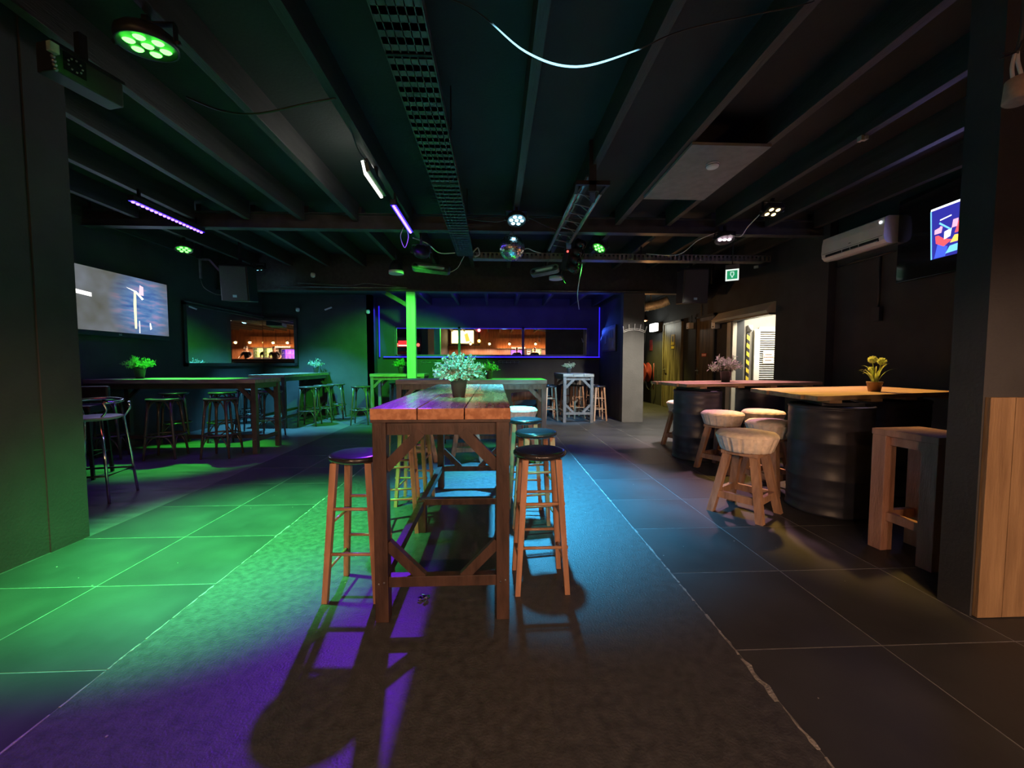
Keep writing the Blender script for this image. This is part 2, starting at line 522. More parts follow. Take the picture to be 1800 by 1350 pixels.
# ================================================================== TABLES
def bar_table(label, x0, y0, x1, y1, along='y', planks=3, top_m=M_planktop, fr=M_frame, mid=False, H=1.015, group='timber bar tables', legw=0.062):
    t = thing('bar_table', label, 'table', ((x0 + x1) / 2, (y0 + y1) / 2, 0), 0, group)
    W, D = x1 - x0, y1 - y0
    hx, hy = W / 2, D / 2
    th = 0.052
    gap = 0.005
    if along == 'y':
        pw = W / planks
        for i in range(planks):
            MB().box(-hx + i * pw + gap / 2, -hy, H - th, -hx + (i + 1) * pw - gap / 2, hy, H, 0.003).build('plank', top_m, t)
    else:
        pw = D / planks
        for i in range(planks):
            MB().box(-hx, -hy + i * pw + gap / 2, H - th, hx, -hy + (i + 1) * pw - gap / 2, H, 0.003).build('plank', top_m, t)
    lx, ly = hx - 0.008 - legw / 2, hy - 0.012 - legw / 2
    for sx in (-1, 1):
        for sy in (-1, 1):
            MB().box(sx * lx - legw / 2, sy * ly - legw / 2, 0, sx * lx + legw / 2, sy * ly + legw / 2, H - th - 0.012, 0.003).build('leg', fr, t)
    zt = H - th
    ap = MB()
    ap.box(-hx + .004, -hy + .004, zt - .013, hx - .004, hy - .004, zt)
    for sy in (-1, 1):
        ap.box(-lx + legw / 2, sy * ly - .02 - .008 * sy, zt - .075, lx - legw / 2, sy * ly + .02 - .008 * sy, zt - .013)
    for sx in (-1, 1):
        ap.box(sx * lx - .02, -ly + legw / 2, zt - .075, sx * lx + .02, ly - legw / 2, zt - .013)
    ap.build('apron', fr, t)
    zb0, zb1 = 0.165, 0.215
    for sy in (-1, 1):
        if along == 'x':
            for sx in (-1, 1):
                a, b = lx - legw / 2 + 0.008, 0.155
                MB().beam((sx * a, sy * ly, zt - .075 - b), (sx * (a - b - .01), sy * ly, zt - .06), 0.035, 0.05).build('corner_brace', fr, t)
            continue
        MB().box(-lx + legw / 2, sy * ly - .022, zb0, lx - legw / 2, sy * ly + .022, zb1, 0.002).build('stretcher', fr, t)
        for sx in (-1, 1):
            a = lx - legw / 2 + 0.008
            b = 0.155
            MB().beam((sx * a, sy * ly, zt - .075 - b), (sx * (a - b - .01), sy * ly, zt - .06), 0.035, 0.05).build('corner_brace', fr, t)
            MB().beam((sx * a, sy * ly, zb1 + b), (sx * (a - b - .01), sy * ly, zb1 - .012), 0.035, 0.045).build('corner_brace', fr, t)
    if along == 'y' or W > D:
        if along == 'y':
            for sx in (-1, 1):
                MB().box(sx * lx - .02, -ly + legw / 2, zb0 + .01, sx * lx + .02, ly - legw / 2, zb1 + .012, 0.002).build('stretcher', fr, t)
        else:
            MB().box(-lx + legw / 2, -.02, zb0, lx - legw / 2, .02, zb1).build('stretcher', fr, t)
            for sx in (-1, 1):
                MB().box(sx * lx - .02, -ly + legw / 2, zb0, sx * lx + .02, ly - legw / 2, zb1, 0.002).build('stretcher', fr, t)
    if mid:
        for sx in (-1, 1):
            MB().box(sx * lx - legw / 2, -.045, 0, sx * lx + legw / 2, .03, 0.60 if sx > 0 else 0.235, 0.003).build('middle_leg', fr, t)
        MB().box(-lx, -.04, .20, lx, .012, .245, 0.002).build('stretcher', fr, t)
    bolts = MB()
    for sx in (-1, 1):
        for dx in (-.012, .012):
            bolts.cyl((sx * lx + dx, -ly - legw / 2 - .003, .19 + dx * .3), (sx * lx + dx, -ly - legw / 2 + .002, .19 + dx * .3), 0.0045, n=8)
    bolts.build('bolts', M_greym, t)
    return t
bar_table('long dark-framed bar table with reddish plank top in the middle of the room', -0.575, 1.80, 0.072, 3.88, mid=True)
bar_table('long black bar table under the green lamp beside the television', -5.40, 5.36, -3.20, 5.99, along='x', top_m=M_blacktop, fr=M_bent, H=1.01)
bar_table('black bar table lit cyan, end against the back wall by the mirrors', -4.60, 7.50, -3.94, 9.44, top_m=M_blacktop, fr=M_bent, H=1.01)
bar_table('grey bar table set crosswise behind the middle table', -1.30, 5.15, 0.68, 5.79, along='x', top_m=M_blacktop, fr=M_greyframe, H=1.005)
bar_table('small green-lit bar table behind the green post', -2.60, 8.22, -1.48, 8.84, along='x', top_m=M_blacktop, fr=M_greyframe, H=1.005)
bar_table('narrow blue-grey bar table in the alcove by the grey pillar', 1.38, 7.96, 2.02, 9.25, top_m=M_blacktop, fr=M_greyframe, H=1.005)

def quad_top(label, name, q, planks, m, H0, H1, drums, battens=True):
    """plank top with four given corners: near-left, near-right, far-right, far-left"""
    c = sum((Vector((*p, 0)) for p in q), Vector()) / 4
    t = thing(name, label, 'table', (c.x, c.y, 0), 0, 'plank tops on oil drums')
    q = [Vector((*p, 0)) - c for p in q]
    for i in range(planks):
        a, b = (i + .012) / planks, (i + 1 - .012) / planks
        off = (0.02, -0.012, 0.0, 0.018, -0.01, 0.012)[i % 6]
        p0 = q[0].lerp(q[3], a); p1 = q[1].lerp(q[2], a); p2 = q[1].lerp(q[2], b); p3 = q[0].lerp(q[3], b)
        d = (p1 - p0).normalized() * off
        MB().prism([(p0.x + d.x, p0.y + d.y), (p1.x, p1.y), (p2.x, p2.y), (p3.x + d.x, p3.y + d.y)], H0, H1).build('plank', m, t)
    for u in (0.12, 0.38, 0.62, 0.9):
        a = q[0].lerp(q[1], u); b = q[3].lerp(q[2], u)
        MB().beam((a.x, a.y, H0 - .012), (b.x, b.y, H0 - .012), 0.09, 0.022).build('batten', m, t)
    return t
quad_top('pink-lit plank table top on two dark drums near the roller door', 'drum_table_top', [(2.28, 4.62), (4.42, 5.12), (4.3, 5.82), (2.2, 5.45)], 5, M_barrel_top, 0.935, 0.97, None)
quad_top('amber-lit plank table top on dark drums under the air conditioner', 'drum_table_top', [(2.42, 2.86), (4.15, 3.32), (4.2, 4.2), (2.56, 3.85)], 6, M_barrel_top, 0.935, 0.97, None)

def oil_drum(label, x, y, first=[None]):
    if first[0] is None:
        t = thing('oil_drum', label, 'drum', (x, y, 0), 0.4, 'dark oil drums under the plank tops')
        r = 0.285
        prof = [(r - .01, 0), (r + .006, .004), (r + .006, .022), (r, .03)]
        for zc in (0.30, 0.59):
            prof += [(r, zc - .03), (r + .011, zc - .008), (r + .011, zc + .008), (r, zc + .03)]
        for zc in (0.1, 0.17, 0.44, 0.72, 0.79):
            prof += [(r, zc - .015), (r + .003, zc), (r, zc + .015)]
        prof = sorted(prof, key=lambda p: p[1])
        prof += [(r, .85), (r + .006, .858)]
        MB().lathe(prof, 40).build('shell', M_drum, t)
        MB().lathe([(r + .006, .858), (r + .008, .87), (r - .004, .884), (r - .012, .87), (r - .012, .862)], 40).build('rim', M_drum, t)
        MB().lathe([(0.03, .864), (0.03, .876)], 12, (0.18, 0, 0)).build('bung_cap', M_blackm, t)
        MB().lathe([(0.0, .864), (r - .012, .864)], 40).build('lid', M_drum, t)
        MB().box(-.14, -.215, .885, .14, .215, .912).build('spacer_block', M_drum, t)
        first[0] = t
        return t
    return dup(first[0], (x, y, 0), x, label, 'dark oil drums under the plank tops')
oil_drum('navy oil drum under the left end of the pink-lit table', 2.61, 4.96)
oil_drum('big near black oil drum under the amber-lit table', 2.80, 3.16)
oil_drum('far oil drum under the right end of the pink-lit table', 3.62, 5.22)
oil_drum('oil drum by the right wall under the amber-lit table', 3.80, 3.62)

# ================================================================== STOOLS
def round_stool(label, x, y, rz, cache={}):
    g = 'round wooden bar stools'
    if 'r' in cache:
        return dup(cache['r'], (x, y, 0), rz, label, g)
    t = thing('bar_stool', label, 'stool', (x, y, 0), rz, g)
    H = 0.745
    MB().lathe([(0.0, H - .036), (.12, H - .036), (.138, H - .03), (.147, H - .018), (.146, H - .008), (.138, H - .001), (.12, H + .001), (0, H - .003)], 36).build('seat', M_seat, t)
    foot, topx = 0.132, 0.088
    def lp(sx, sy, z):
        u = z / (H - .034)
        r_ = foot + (topx - foot) * u
        return Vector((sx * r_, sy * r_, z))
    for sx in (-1, 1):
        for sy in (-1, 1):
            MB().taper(lp(sx, sy, 0), lp(sx, sy, H - .034), .027, .033).build('leg', M_stoolwood, t)
    for z in (.475, .245):
        for sy in (-1, 1):
            a, b = lp(-1, sy, z), lp(1, sy, z)
            MB().cyl(a + Vector((-.02, 0, 0)), b + Vector((.02, 0, 0)), .0085, n=10).build('rung', M_rung, t)
    for z in (.40, .165):
        for sx in (-1, 1):
            a, b = lp(sx, -1, z), lp(sx, 1, z)
            MB().cyl(a, b, .0085, n=10).build('rung', M_rung, t)
    cache['r'] = t
    return t
round_stool('nearest black-seated wooden stool to the right of the middle table', .243, 2.14, 0.02)
round_stool('second black-seated stool along the right side of the middle table', .285, 2.74, 0.15)
round_stool('third black-seated stool along the right side of the middle table', .255, 3.36, -0.1)
round_stool('nearest black-seated wooden stool left of the middle table', -.735, 2.11, -0.04)
round_stool('second wooden stool along the left side of the middle table', -.715, 2.92, 0.1)
round_stool('third wooden stool along the left side of the middle table', -.71, 3.45, -0.08)
round_stool('blue-lit stool tucked left of the narrow alcove table', 1.17, 8.35, 0.1)
round_stool('blue-lit stool at the far end of the narrow alcove table', 1.19, 8.9, -0.1)
round_stool('pale stool standing between the narrow table and the grey pillar', 2.22, 8.35, 0.05)
round_stool('wooden stool under the narrow alcove table, nearer its right leg', 1.82, 8.7, 0.3)
round_stool('wooden stool under the narrow alcove table, nearer its left leg', 1.66, 9.05, 0.1)
round_stool('stool at the far right end of the narrow alcove table', 2.24, 9.0, 0.2)

def padded_stool(label, x, y, rz, cache={}):
    g = 'canvas-covered round stools'
    if 'r' in cache:
        return dup(cache['r'], (x, y, 0), rz, label, g)
    t = thing('padded_stool', label, 'stool', (x, y, 0), rz, g)
    # pleated canvas cushion, wider at the top
    n = 96
    prof = [(.0, .515), (.175, .515), (.185, .522), (.198, .56), (.212, .60), (.222, .628), (.222, .645), (.205, .662), (.15, .672), (.08, .677), (.0, .678)]
    vs_, fs = [], []
    for i, (r_, z) in enumerate(prof):
        for k in range(n):
            a = 2 * PI * k / n
            pl = 0.0
            if 1 <= i <= 5:
                ph = (a * 16 / (2 * PI)) % 1.0
                pl = -0.016 * max(0, 1 - abs(ph - .5) * 8) + 0.006 * ph
            if i == 6:
                pl = 0.004 * math.sin(a * 16)
            vs_.append(((r_ + pl) * math.cos(a), (r_ + pl) * math.sin(a), z + (0.003 * math.sin(a * 5) if i in (6, 7) else 0)))
    for i in range(len(prof) - 1):
        for k in range(n):
            fs.append((i * n + k, i * n + (k + 1) % n, (i + 1) * n + (k + 1) % n, (i + 1) * n + k))
    cu = MB().add(vs_, fs, True).build('cushion', M_fabric, t)
    MB().tube([(.2235 * math.cos(a), .2235 * math.sin(a), .637) for a in [2 * PI * k / 48 for k in range(48)]], .004, 6, True).build('piping', M_fabric, cu)
    MB().box(-.14, -.14, .485, .14, .14, .515, .004).build('seat_frame', M_rawwood, t)
    def lp(sx, sy, z):
        u = z / .49
        return Vector((sx * (.185 - .085 * u), sy * (.185 - .085 * u), z))
    for sx in (-1, 1):
        for sy in (-1, 1):
            MB().taper(lp(sx, sy, 0), lp(sx, sy, .49), .052, .056).build('leg', M_rawwood, t)
    for s_ in (-1, 1):
        MB().beam(lp(-1, s_, .155), lp(1, s_, .155), .03, .055).build('stretcher', M_rawwood, t)
        MB().beam(lp(s_, -1, .15), lp(s_, 1, .15), .03, .055).build('stretcher', M_rawwood, t)
    cache['r'] = t
    return t
padded_stool('nearest cream canvas stool, beside the big near drum', 2.05, 3.10, 0.62)
padded_stool('cream canvas stool in front of the navy drum, lit pale pink', 2.62, 4.41, 0.5)
padded_stool('cream canvas stool with a bright pink seat between the two drum tables', 3.18, 4.52, 0.2)
padded_stool('cream canvas stool half hidden behind the big near drum', 2.68, 3.68, 0.35)
padded_stool('turquoise-lit canvas stool behind the far right corner of the middle table', .30, 4.90, 0.15)
padded_stool('canvas stool seen under the middle table top, in green light', -.37, 4.98, 0.1)
padded_stool('canvas stool behind the left stools of the middle table', -.98, 4.95, 0.4)
padded_stool('canvas stool seen past the left end of the pink-lit drum table', 2.76, 5.66, 0.3)

def bent_stool(label, x, y, rz, cache={}):
    g = 'black bentwood bar stools'
    if 'r' in cache:
        return dup(cache['r'], (x, y, 0), rz, label, g)
    t = thing('bentwood_stool', label, 'stool', (x, y, 0), rz, g)
    H = 0.77
    MB().lathe([(0, H - .02), (.165, H - .03), (.183, H - .025), (.188, H - .012), (.183, H), (.165, H + .002), (.15, H - .005), (0, H - .007)], 32).build('seat', M_bent, t)
    def lp(k, z):
        a = PI / 4 + k * PI / 2
        u = z / H
        r_ = .235 - .075 * u
        return Vector((r_ * math.cos(a), r_ * math.sin(a), z))
    for k in range(4):
        MB().tube([lp(k, z) for z in (0, .25, .5, H - .02)], [.013, .015, .017, .018], 10).build('leg', M_bent, t)
    zr = .30
    r_ = .235 - .075 * zr / H
    MB().tube([(r_ * math.cos(a), r_ * math.sin(a), zr) for a in [2 * PI * k / 32 for k in range(32)]], .011, 8, True).build('foot_ring', M_bent, t)
    for k in range(4):
        p, q = lp(k, .52), lp((k + 1) % 4, .52)
        m_ = (lp(k, .745) + lp((k + 1) % 4, .745)) / 2
        b1 = bez(p, (p * .85 + m_ * .15) + Vector((0, 0, .20)), m_ + Vector((0, 0, 0)), 7)
        b2 = bez(m_, (q * .85 + m_ * .15) + Vector((0, 0, .20)), q, 7)
        MB().tube(b1 + b2[1:], .009, 8).build('seat_brace', M_bent, t)
        p, q = lp(k, .06), lp((k + 1) % 4, .06)
        m_ = (lp(k, zr) + lp((k + 1) % 4, zr)) / 2
        b1 = bez(p, p * .8 + m_ * .2 + Vector((0, 0, .19)), m_, 7)
        b2 = bez(m_, q * .8 + m_ * .2 + Vector((0, 0, .19)), q, 7)
        MB().tube(b1 + b2[1:], .008, 8).build('ring_brace', M_bent, t)
    cache['r'] = t
    return t
for lb, x, y, rz in [
    ('black bentwood stool in front of the green-lit table, left of two', -4.28, 5.24, .25),
    ('black bentwood stool in front of the green-lit table, right of two', -3.60, 5.28, .1),
    ('black bentwood stool in front of the green-lit table, nearest the television', -4.98, 5.2, .5),
    ('bentwood stool behind the green-lit table with a bright green seat', -4.30, 6.36, .3),
    ('bentwood stool behind the green-lit table, below the potted plant', -5.0, 6.30, .7),
    ('bentwood stool with a light-blue seat behind the right end of the green-lit table', -3.72, 6.62, .2),
    ('bentwood stool between the green-lit table and the dark wall mirror', -4.35, 7.1, .15),
    ('nearest bentwood stool on the right of the cyan-lit table', -3.66, 7.86, .1),
    ('middle bentwood stool on the right of the cyan-lit table', -3.60, 8.36, .25),
    ('farthest bentwood stool on the right of the cyan-lit table', -3.55, 8.88, .2),
    ('bentwood stool on the left of the cyan-lit table', -4.92, 8.1, .2),
    ('bentwood stool left of the small green-lit table by the post', -2.70, 7.98, .1),
    ('bentwood stool at the back of the small green-lit table by the post', -2.25, 9.1, .4),
    ('bentwood stool behind the grey crosswise table', -.98, 6.1, .3)]:
    bent_stool(lb, x, y, rz)

# chrome stool by the near left wall
t = thing('chrome_stool', 'chrome bar stool with violet-lit round seat beside the near left wall', 'stool', (-3.60, 3.64, 0), R(12))
MB().lathe([(0, .715), (.17, .72), (.20, .735), (.203, .745), (.19, .75), (0, .742)], 36).build('seat', mat('pale_seat_shell', (0.32, 0.31, 0.36), 0.35, scale=8, var=0.1), t)
for sx in (-1, 1):
    for sy in (-1, 1):
        top = (sx * .15, sy * .14, .725)
        pts = [(sx * .205, sy * .185, 0), (sx * .18, sy * .165, .35), top] + ([(sx * .185, .165, .80), (sx * .195, .14, .865)] if sy > 0 else [])
        MB().tube(pts, .011, 10).build('leg', M_chrome, t)
MB().tube([(.19 * math.cos(a) * 1.05, .19 * math.sin(a) * .95 + .01, .875 + .02 * max(0, math.sin(a))) for a in [R(-40) + R(260) * k / 24 for k in range(25)]], .012, 10).build('back_rail', M_chrome, t)
for s_ in (-1, 1):
    MB().tube(bez((s_ * .14, -.12, .75), (s_ * .19, -.10, .80), (s_ * .15, -.11, .872)), .009, 8).build('rail_support', M_chrome, t)
MB().tube([(-.19, -.172, .24), (.19, -.172, .24), (.19, .172, .24), (-.19, .172, .24)], .009, 8, True).build('foot_rail', M_blackm, t)
# black upholstered stool
t = thing('upholstered_stool', 'black padded bar stool with a low back behind the chrome stool', 'stool', (-4.45, 4.35, 0), R(20))
MB().box(-.19, -.19, .70, .19, .19, .78, .02).build('seat', M_black, t)
MB().box(-.19, .15, .82, .19, .21, .97, .02).build('backrest', M_black, t)
for s_ in (-1, 1):
    MB().box(s_ * .14 - .012, .165, .72, s_ * .14 + .012, .19, .84).build('back_post', M_blackm, t)
    for q in (-1, 1):
        MB().taper((s_ * .18, q * .18, 0), (s_ * .15, q * .15, .70), .026, .03).build('leg', M_blackm, t)
MB().tube([(-.17, -.17, .25), (.17, -.17, .25), (.17, .17, .25), (-.17, .17, .25)], .010, 8, True).build('foot_rail', M_blackm, t)

# square teak stool
t = thing('square_stool', 'square chunky teak stool in front of the near right wall', 'stool', (2.70, 2.32, 0), R(5))
hs = .185
MB().box(-hs, -hs, .755, hs, hs, .795, .004).build('seat', M_teak, t)
for sx in (-1, 1):
    for sy in (-1, 1):
        MB().box(sx * (hs - .045) - .042, sy * (hs - .045) - .042, 0, sx * (hs - .045) + .042, sy * (hs - .045) + .042, .755, .004).build('leg', M_teak, t)
for s_ in (-1, 1):
    MB().box(-hs + .08, s_ * (hs - .045) - .014, .695, hs - .08, s_ * (hs - .045) + .014, .755).build('apron', M_teak, t)
    MB().box(s_ * (hs - .045) - .014, -hs + .08, .695, s_ * (hs - .045) + .014, hs - .08, .755).build('apron', M_teak, t)
    MB().box(-hs + .08, s_ * (hs - .045) - .018, .20, hs - .08, s_ * (hs - .045) + .018, .255, .002).build('stretcher', M_teak, t)
    MB().box(s_ * (hs - .045) - .018, -hs + .08, .20, s_ * (hs - .045) + .018, hs - .08, .255, .002).build('stretcher', M_teak, t)

# wooden tub chair in front of the alcove
t = thing('tub_chair', 'pale wooden chair with a curved back behind the turquoise-lit stool', 'chair', (.50, 6.28, 0), R(-35))
MB().lathe([(0, .42), (.22, .42), (.235, .435), (.235, .455), (.22, .465), (0, .46)], 28).build('seat', M_rawwood, t)
vs_, fs = [], []
N = 24
for k in range(N + 1):
    a = R(-20) + R(220) * k / N
    for rr, z in ((.225, .60), (.25, .60), (.255, .735), (.23, .735)):
        vs_.append((rr * math.cos(a), rr * math.sin(a), z + .02 * math.sin(max(0, min(PI, a)))))
for k in range(N):
    for j in range(4):
        fs.append((k * 4 + j, k * 4 + (j + 1) % 4, (k + 1) * 4 + (j + 1) % 4, (k + 1) * 4 + j))
fs += [(0, 1, 2, 3), (N * 4 + 3, N * 4 + 2, N * 4 + 1, N * 4)]
MB().add(vs_, fs, True).build('backrest', M_rawwood, t)
for sx in (-1, 1):
    MB().cyl((sx * .23, -.02, .44), (sx * .238, -.02, .62), .014).build('back_post', M_rawwood, t)
    for sy in (-1, 1):
        MB().cyl((sx * .20, sy * .19, 0), (sx * .16, sy * .15, .425), .013, .018).build('leg', M_rawwood, t)

# ================================================================== PLANTS
def leaf_quad(mb, p, d, up, L, W_, fold=.2):
    d = d.normalized()
    s_ = d.cross(up)
    if s_.length < 1e-3:
        s_ = Vector((1, 0, 0))
    s_.normalize()
    n_ = s_.cross(d).normalized()
    pts = [p, p + d * L * .45 + s_ * W_ / 2 + n_ * W_ * fold, p + d * L, p + d * L * .45 - s_ * W_ / 2 + n_ * W_ * fold, p + d * L * .5]
    mb.add(pts, [(0, 1, 4), (1, 2, 4), (2, 3, 4), (3, 0, 4)])
def pot(t, m, r0, r1, h, soil=True):
    MB().lathe([(r0, 0), (r1 * .97, h * .85), (r1, h * .86), (r1 * 1.03, h), (r1 * .93, h), (r1 * .9, h * .9)], 24).build('pot', m, t)
    MB().lathe([(0, h * .9), (r1 * .91, h * .9)], 16).build('soil', M_soil, t)
def bushy(label, x, y, z, s_, leafm, potm, nst, seed, leafL=.022, leafW=.016, spread=1.0, nl=16, tall=1.0, name='potted_plant'):
    rr = random.Random(seed)
    t = thing(name, label, 'plant', (x, y, z), rr.uniform(0, 6))
    ph = .125 * s_
    pot(t, potm, .04 * s_, .058 * s_, ph)
    st, fo = MB(), MB()
    for k in range(nst):
        az = rr.uniform(0, 2 * PI)
        el = math.acos(rr.uniform(0.02, 1)) * spread
        L = rr.uniform(.10, .165) * s_ * tall
        d = Vector((math.sin(el) * math.cos(az), math.sin(el) * math.sin(az), math.cos(el)))
        p0 = Vector((d.x * .03 * s_, d.y * .03 * s_, ph * .9))
        p2 = p0 + d * L + Vector((0, 0, .02 * s_))
        p1 = p0 + Vector((d.x * .3, d.y * .3, .8)) * L * .55
        c = bez(p0, p1, p2, 6)
        st.tube(c, .0022 * s_, 4, caps=False)
        for i in range(nl):
            u = .3 + .7 * (i + rr.random()) / nl
            j = min(int(u * 6), 5)
            q = Vector(c[j]).lerp(Vector(c[j + 1]), u * 6 - j)
            dd = Vector((rr.gauss(0, 1), rr.gauss(0, 1), rr.gauss(.3, 1))).normalized()
            leaf_quad(fo, q, dd, Vector((rr.random(), rr.random(), rr.random())), leafL * s_ * rr.uniform(.7, 1.2), leafW * s_ * rr.uniform(.8, 1.2))
    st.build('stems', M_leafg, t, 'stuff')
    fo.build('foliage', leafm, t, 'stuff')
    return t
bushy('big bushy turquoise-lit plant in a dark pot on the middle table', -.228, 2.44, 1.015, .93, M_leafw, M_potd, 190, 11, nl=20, leafL=.021, leafW=.018, spread=1.12)
bushy('bright green leafy plant in a dark pot on the grey crosswise table', -.09, 5.5, 1.005, .92, M_leafg, M_potd, 40, 12, leafL=.035, leafW=.024, nl=10)
bushy('small round plant on the narrow alcove table', 1.64, 8.7, 1.005, .95, M_leafw, M_potd, 40, 13, leafL=.032, leafW=.024, nl=10)
bushy('fluffy green-lit plant on the long black table by the television', -4.95, 5.68, 1.01, 1.15, M_leafg, M_potd, 70, 14, leafL=.035, leafW=.008, nl=14, tall=.95)
bushy('small pale plant at the far end of the cyan-lit table', -4.12, 9.2, 1.01, 1.1, M_leafw, M_potd, 30, 15, leafL=.04, leafW=.026, nl=8)
bushy('green plant beside the post on the small table', -2.05, 8.62, 1.005, 1.15, M_leafg, M_potd, 40, 16, leafL=.035, leafW=.024, nl=9)
bushy('feathery grey-green plant in a dark pot on the pink-lit table', 3.12, 5.20, .97, 1.25, M_leaff, M_potd, 70, 17, leafL=.045, leafW=.010, nl=16)
# second pot behind the green plant
bushy('dim small plant in a pale pot behind the bright green leafy one', -.30, 5.72, 1.005, .8, M_leafg, M_pillar, 20, 18, leafL=.03, leafW=.02, nl=8)
# allium
t = thing('flowering_plant', 'two-headed round flower plant with strappy leaves in a brown pot', 'plant', (3.38, 3.36, .97), 0.3)
pot(t, M_potb, .042, .056, .088)
rr = random.Random(21)
for k in range(22):
    az = rr.uniform(0, 2 * PI)
    L = rr.uniform(.12, .22)
    sp = rr.uniform(.3, 1.0)
    d = Vector((math.cos(az), math.sin(az), 0))
    c = bez(d * .02 + Vector((0, 0, .078)), d * .05 * sp + Vector((0, 0, .078 + L * .9)), d * .15 * sp + Vector((0, 0, .078 + L * rr.uniform(.55, .95))), 6)
    mb = MB()
    s_ = Vector((-d.y, d.x, 0))
    vs_ = []
    for i, p in enumerate(c):
        wv = .0065 * (1 - (i / 6) ** 2 * .9)
        vs_ += [p - s_ * wv, p + d * .002, p + s_ * wv]
    fs = []
    for i in range(6):
        for j in range(2):
            fs.append((i * 3 + j, i * 3 + j + 1, i * 3 + 4 + j, i * 3 + 3 + j))
    mb.add(vs_, fs, True).build('blade', M_blade, t)
for (dx, dy, hz) in ((-.045, 0.0, .285), (.05, -.02, .27), (.0, .03, .20)):
    st = MB().tube(bez((dx * .2, dy * .2, .078), (dx * .6, dy * .6, .2), (dx, dy, hz)), .0035, 6).build('stalk', M_blade, t)
    hd = MB()
    rad = .036 if hz > .25 else .024
    hd.sphere((dx, dy, hz), rad * .62, 10, 8)
    for k in range(170):
        u = rr.uniform(-1, 1); a = rr.uniform(0, 2 * PI)
        q = math.sqrt(1 - u * u)
        d = Vector((q * math.cos(a), q * math.sin(a), u))
        leaf_quad(hd, Vector((dx, dy, hz)) + d * rad * .55, d, Vector((rr.random(), rr.random(), .3)), rad * rr.uniform(.4, .55), .006)
    hd.build('flower_head', M_allium, t)

# ================================================================== MIRRORS, SCREENS, WALL THINGS
# long mirror strip in the alcove
t = thing('mirror_strip', 'long three-pane mirror strip with blue light edges on the alcove wall', 'mirror', (0, YA, 0))
xs = [-2.47, -0.90, 0.69, 2.33]
z0, z1 = 1.42, 2.11
MB().box(-2.75, -.10, 1.36, 2.62, 0, 1.40, .003).build('ledge', M_joist, t)
for i in range(3):
    MB().box(xs[i] + .03, -.022, z0 + .02, xs[i + 1] - .03, -.012, z1 - .02).build('pane', M_mirror, t)
fr = MB()
for xx in xs:
    fr.box(xx - .03, -.045, z0 - .02, xx + .03, 0, z1 + .02)
fr.box(xs[0], -.045, z0 - .02, xs[-1], 0, z0 + .02).box(xs[0], -.045, z1 - .02, xs[-1], 0, z1 + .02)
fr.build('frame', M_joist, t)
for a, b in ((0, 1), (1, 2), (2, 3)):
    MB().box(xs[a] + .03, -.05, z1 - .022, xs[b] - .03, -.045, z1 - .016).build('led_strip', M_blueled, t)
MB().box(-2.75, -.112, 1.372, 2.62, -.102, 1.392).build('led_strip', emit('blue_led_bright', (0.025, 0.008, 1.0), 0.9), t)
for xx in (-2.84, 2.60):
    MB().box(xx - .012, -.12, 1.38, xx + .012, -.10, 2.62).build('led_strip', emit('blue_led_dim', (0.03, 0.015, 1.0), 0.3), t)
MB().box(-2.9, -1.66, 2.70, 2.55, -1.645, 2.72).build('led_strip', emit('blue_led_top', (0.03, 0.015, 1.0), 0.6), t)
lamp('AREA', 'alcove_blue_light', (-.1, -1.60, 2.69), (0.06, 0.025, 1.0), 20, t, (-.1, -1.25, 3.0), size=4.8, sy=.03)
lamp('AREA', 'ledge_blue_light', (0, -.13, 1.40), (0.05, 0.02, 1.0), 2.2, t, (0, -.16, 3.0), size=5.0, sy=.02)
lamp('AREA', 'left_blue_light', (-2.78, -.18, 2.0), (0.05, 0.03, 1.0), 1.0, t, (-3.2, -.18, 1.9), size=.05, sy=1.1)
lamp('AREA', 'side_blue_light', (2.55, -.3, 2.0), (0.04, 0.12, 1.0), 1.6, t, (2.0, -1.4, .6), size=.05, sy=1.0)
# corner mirrors
t = thing('wall_mirror', 'large dark framed mirror on the left wall beside the television', 'mirror', (XL, 8.3, 0))
MB().box(.012, -1.12, 1.23, .02, 1.175, 2.25).build('pane', M_mirror, t)
fr = MB()
fr.box(0, -1.19, 1.17, .035, -1.12, 2.31).box(0, -1.19, 2.25, .035, 1.19, 2.31).box(0, -1.19, 1.17, .035, 1.19, 1.23)
fr.build('frame', M_black, t)
MB().box(.035, -1.19, 2.295, .05, 1.18, 2.315).build('top_rail', M_greym, t)
t = thing('wall_mirror', 'framed mirror on the back wall showing the warm bar lamps', 'mirror', (-5.43, YBL - .045, 0), R(-0.42))
MB().box(.005, -.004, 1.23, .72, .004, 2.22).build('pane', M_mirror, t)
fr = MB()
fr.box(.72, -.02, 1.17, .79, .02, 2.28).box(0, -.02, 2.22, .79, .02, 2.28).box(0, -.02, 1.17, .79, .02, 1.23)
fr.build('frame', M_black, t)

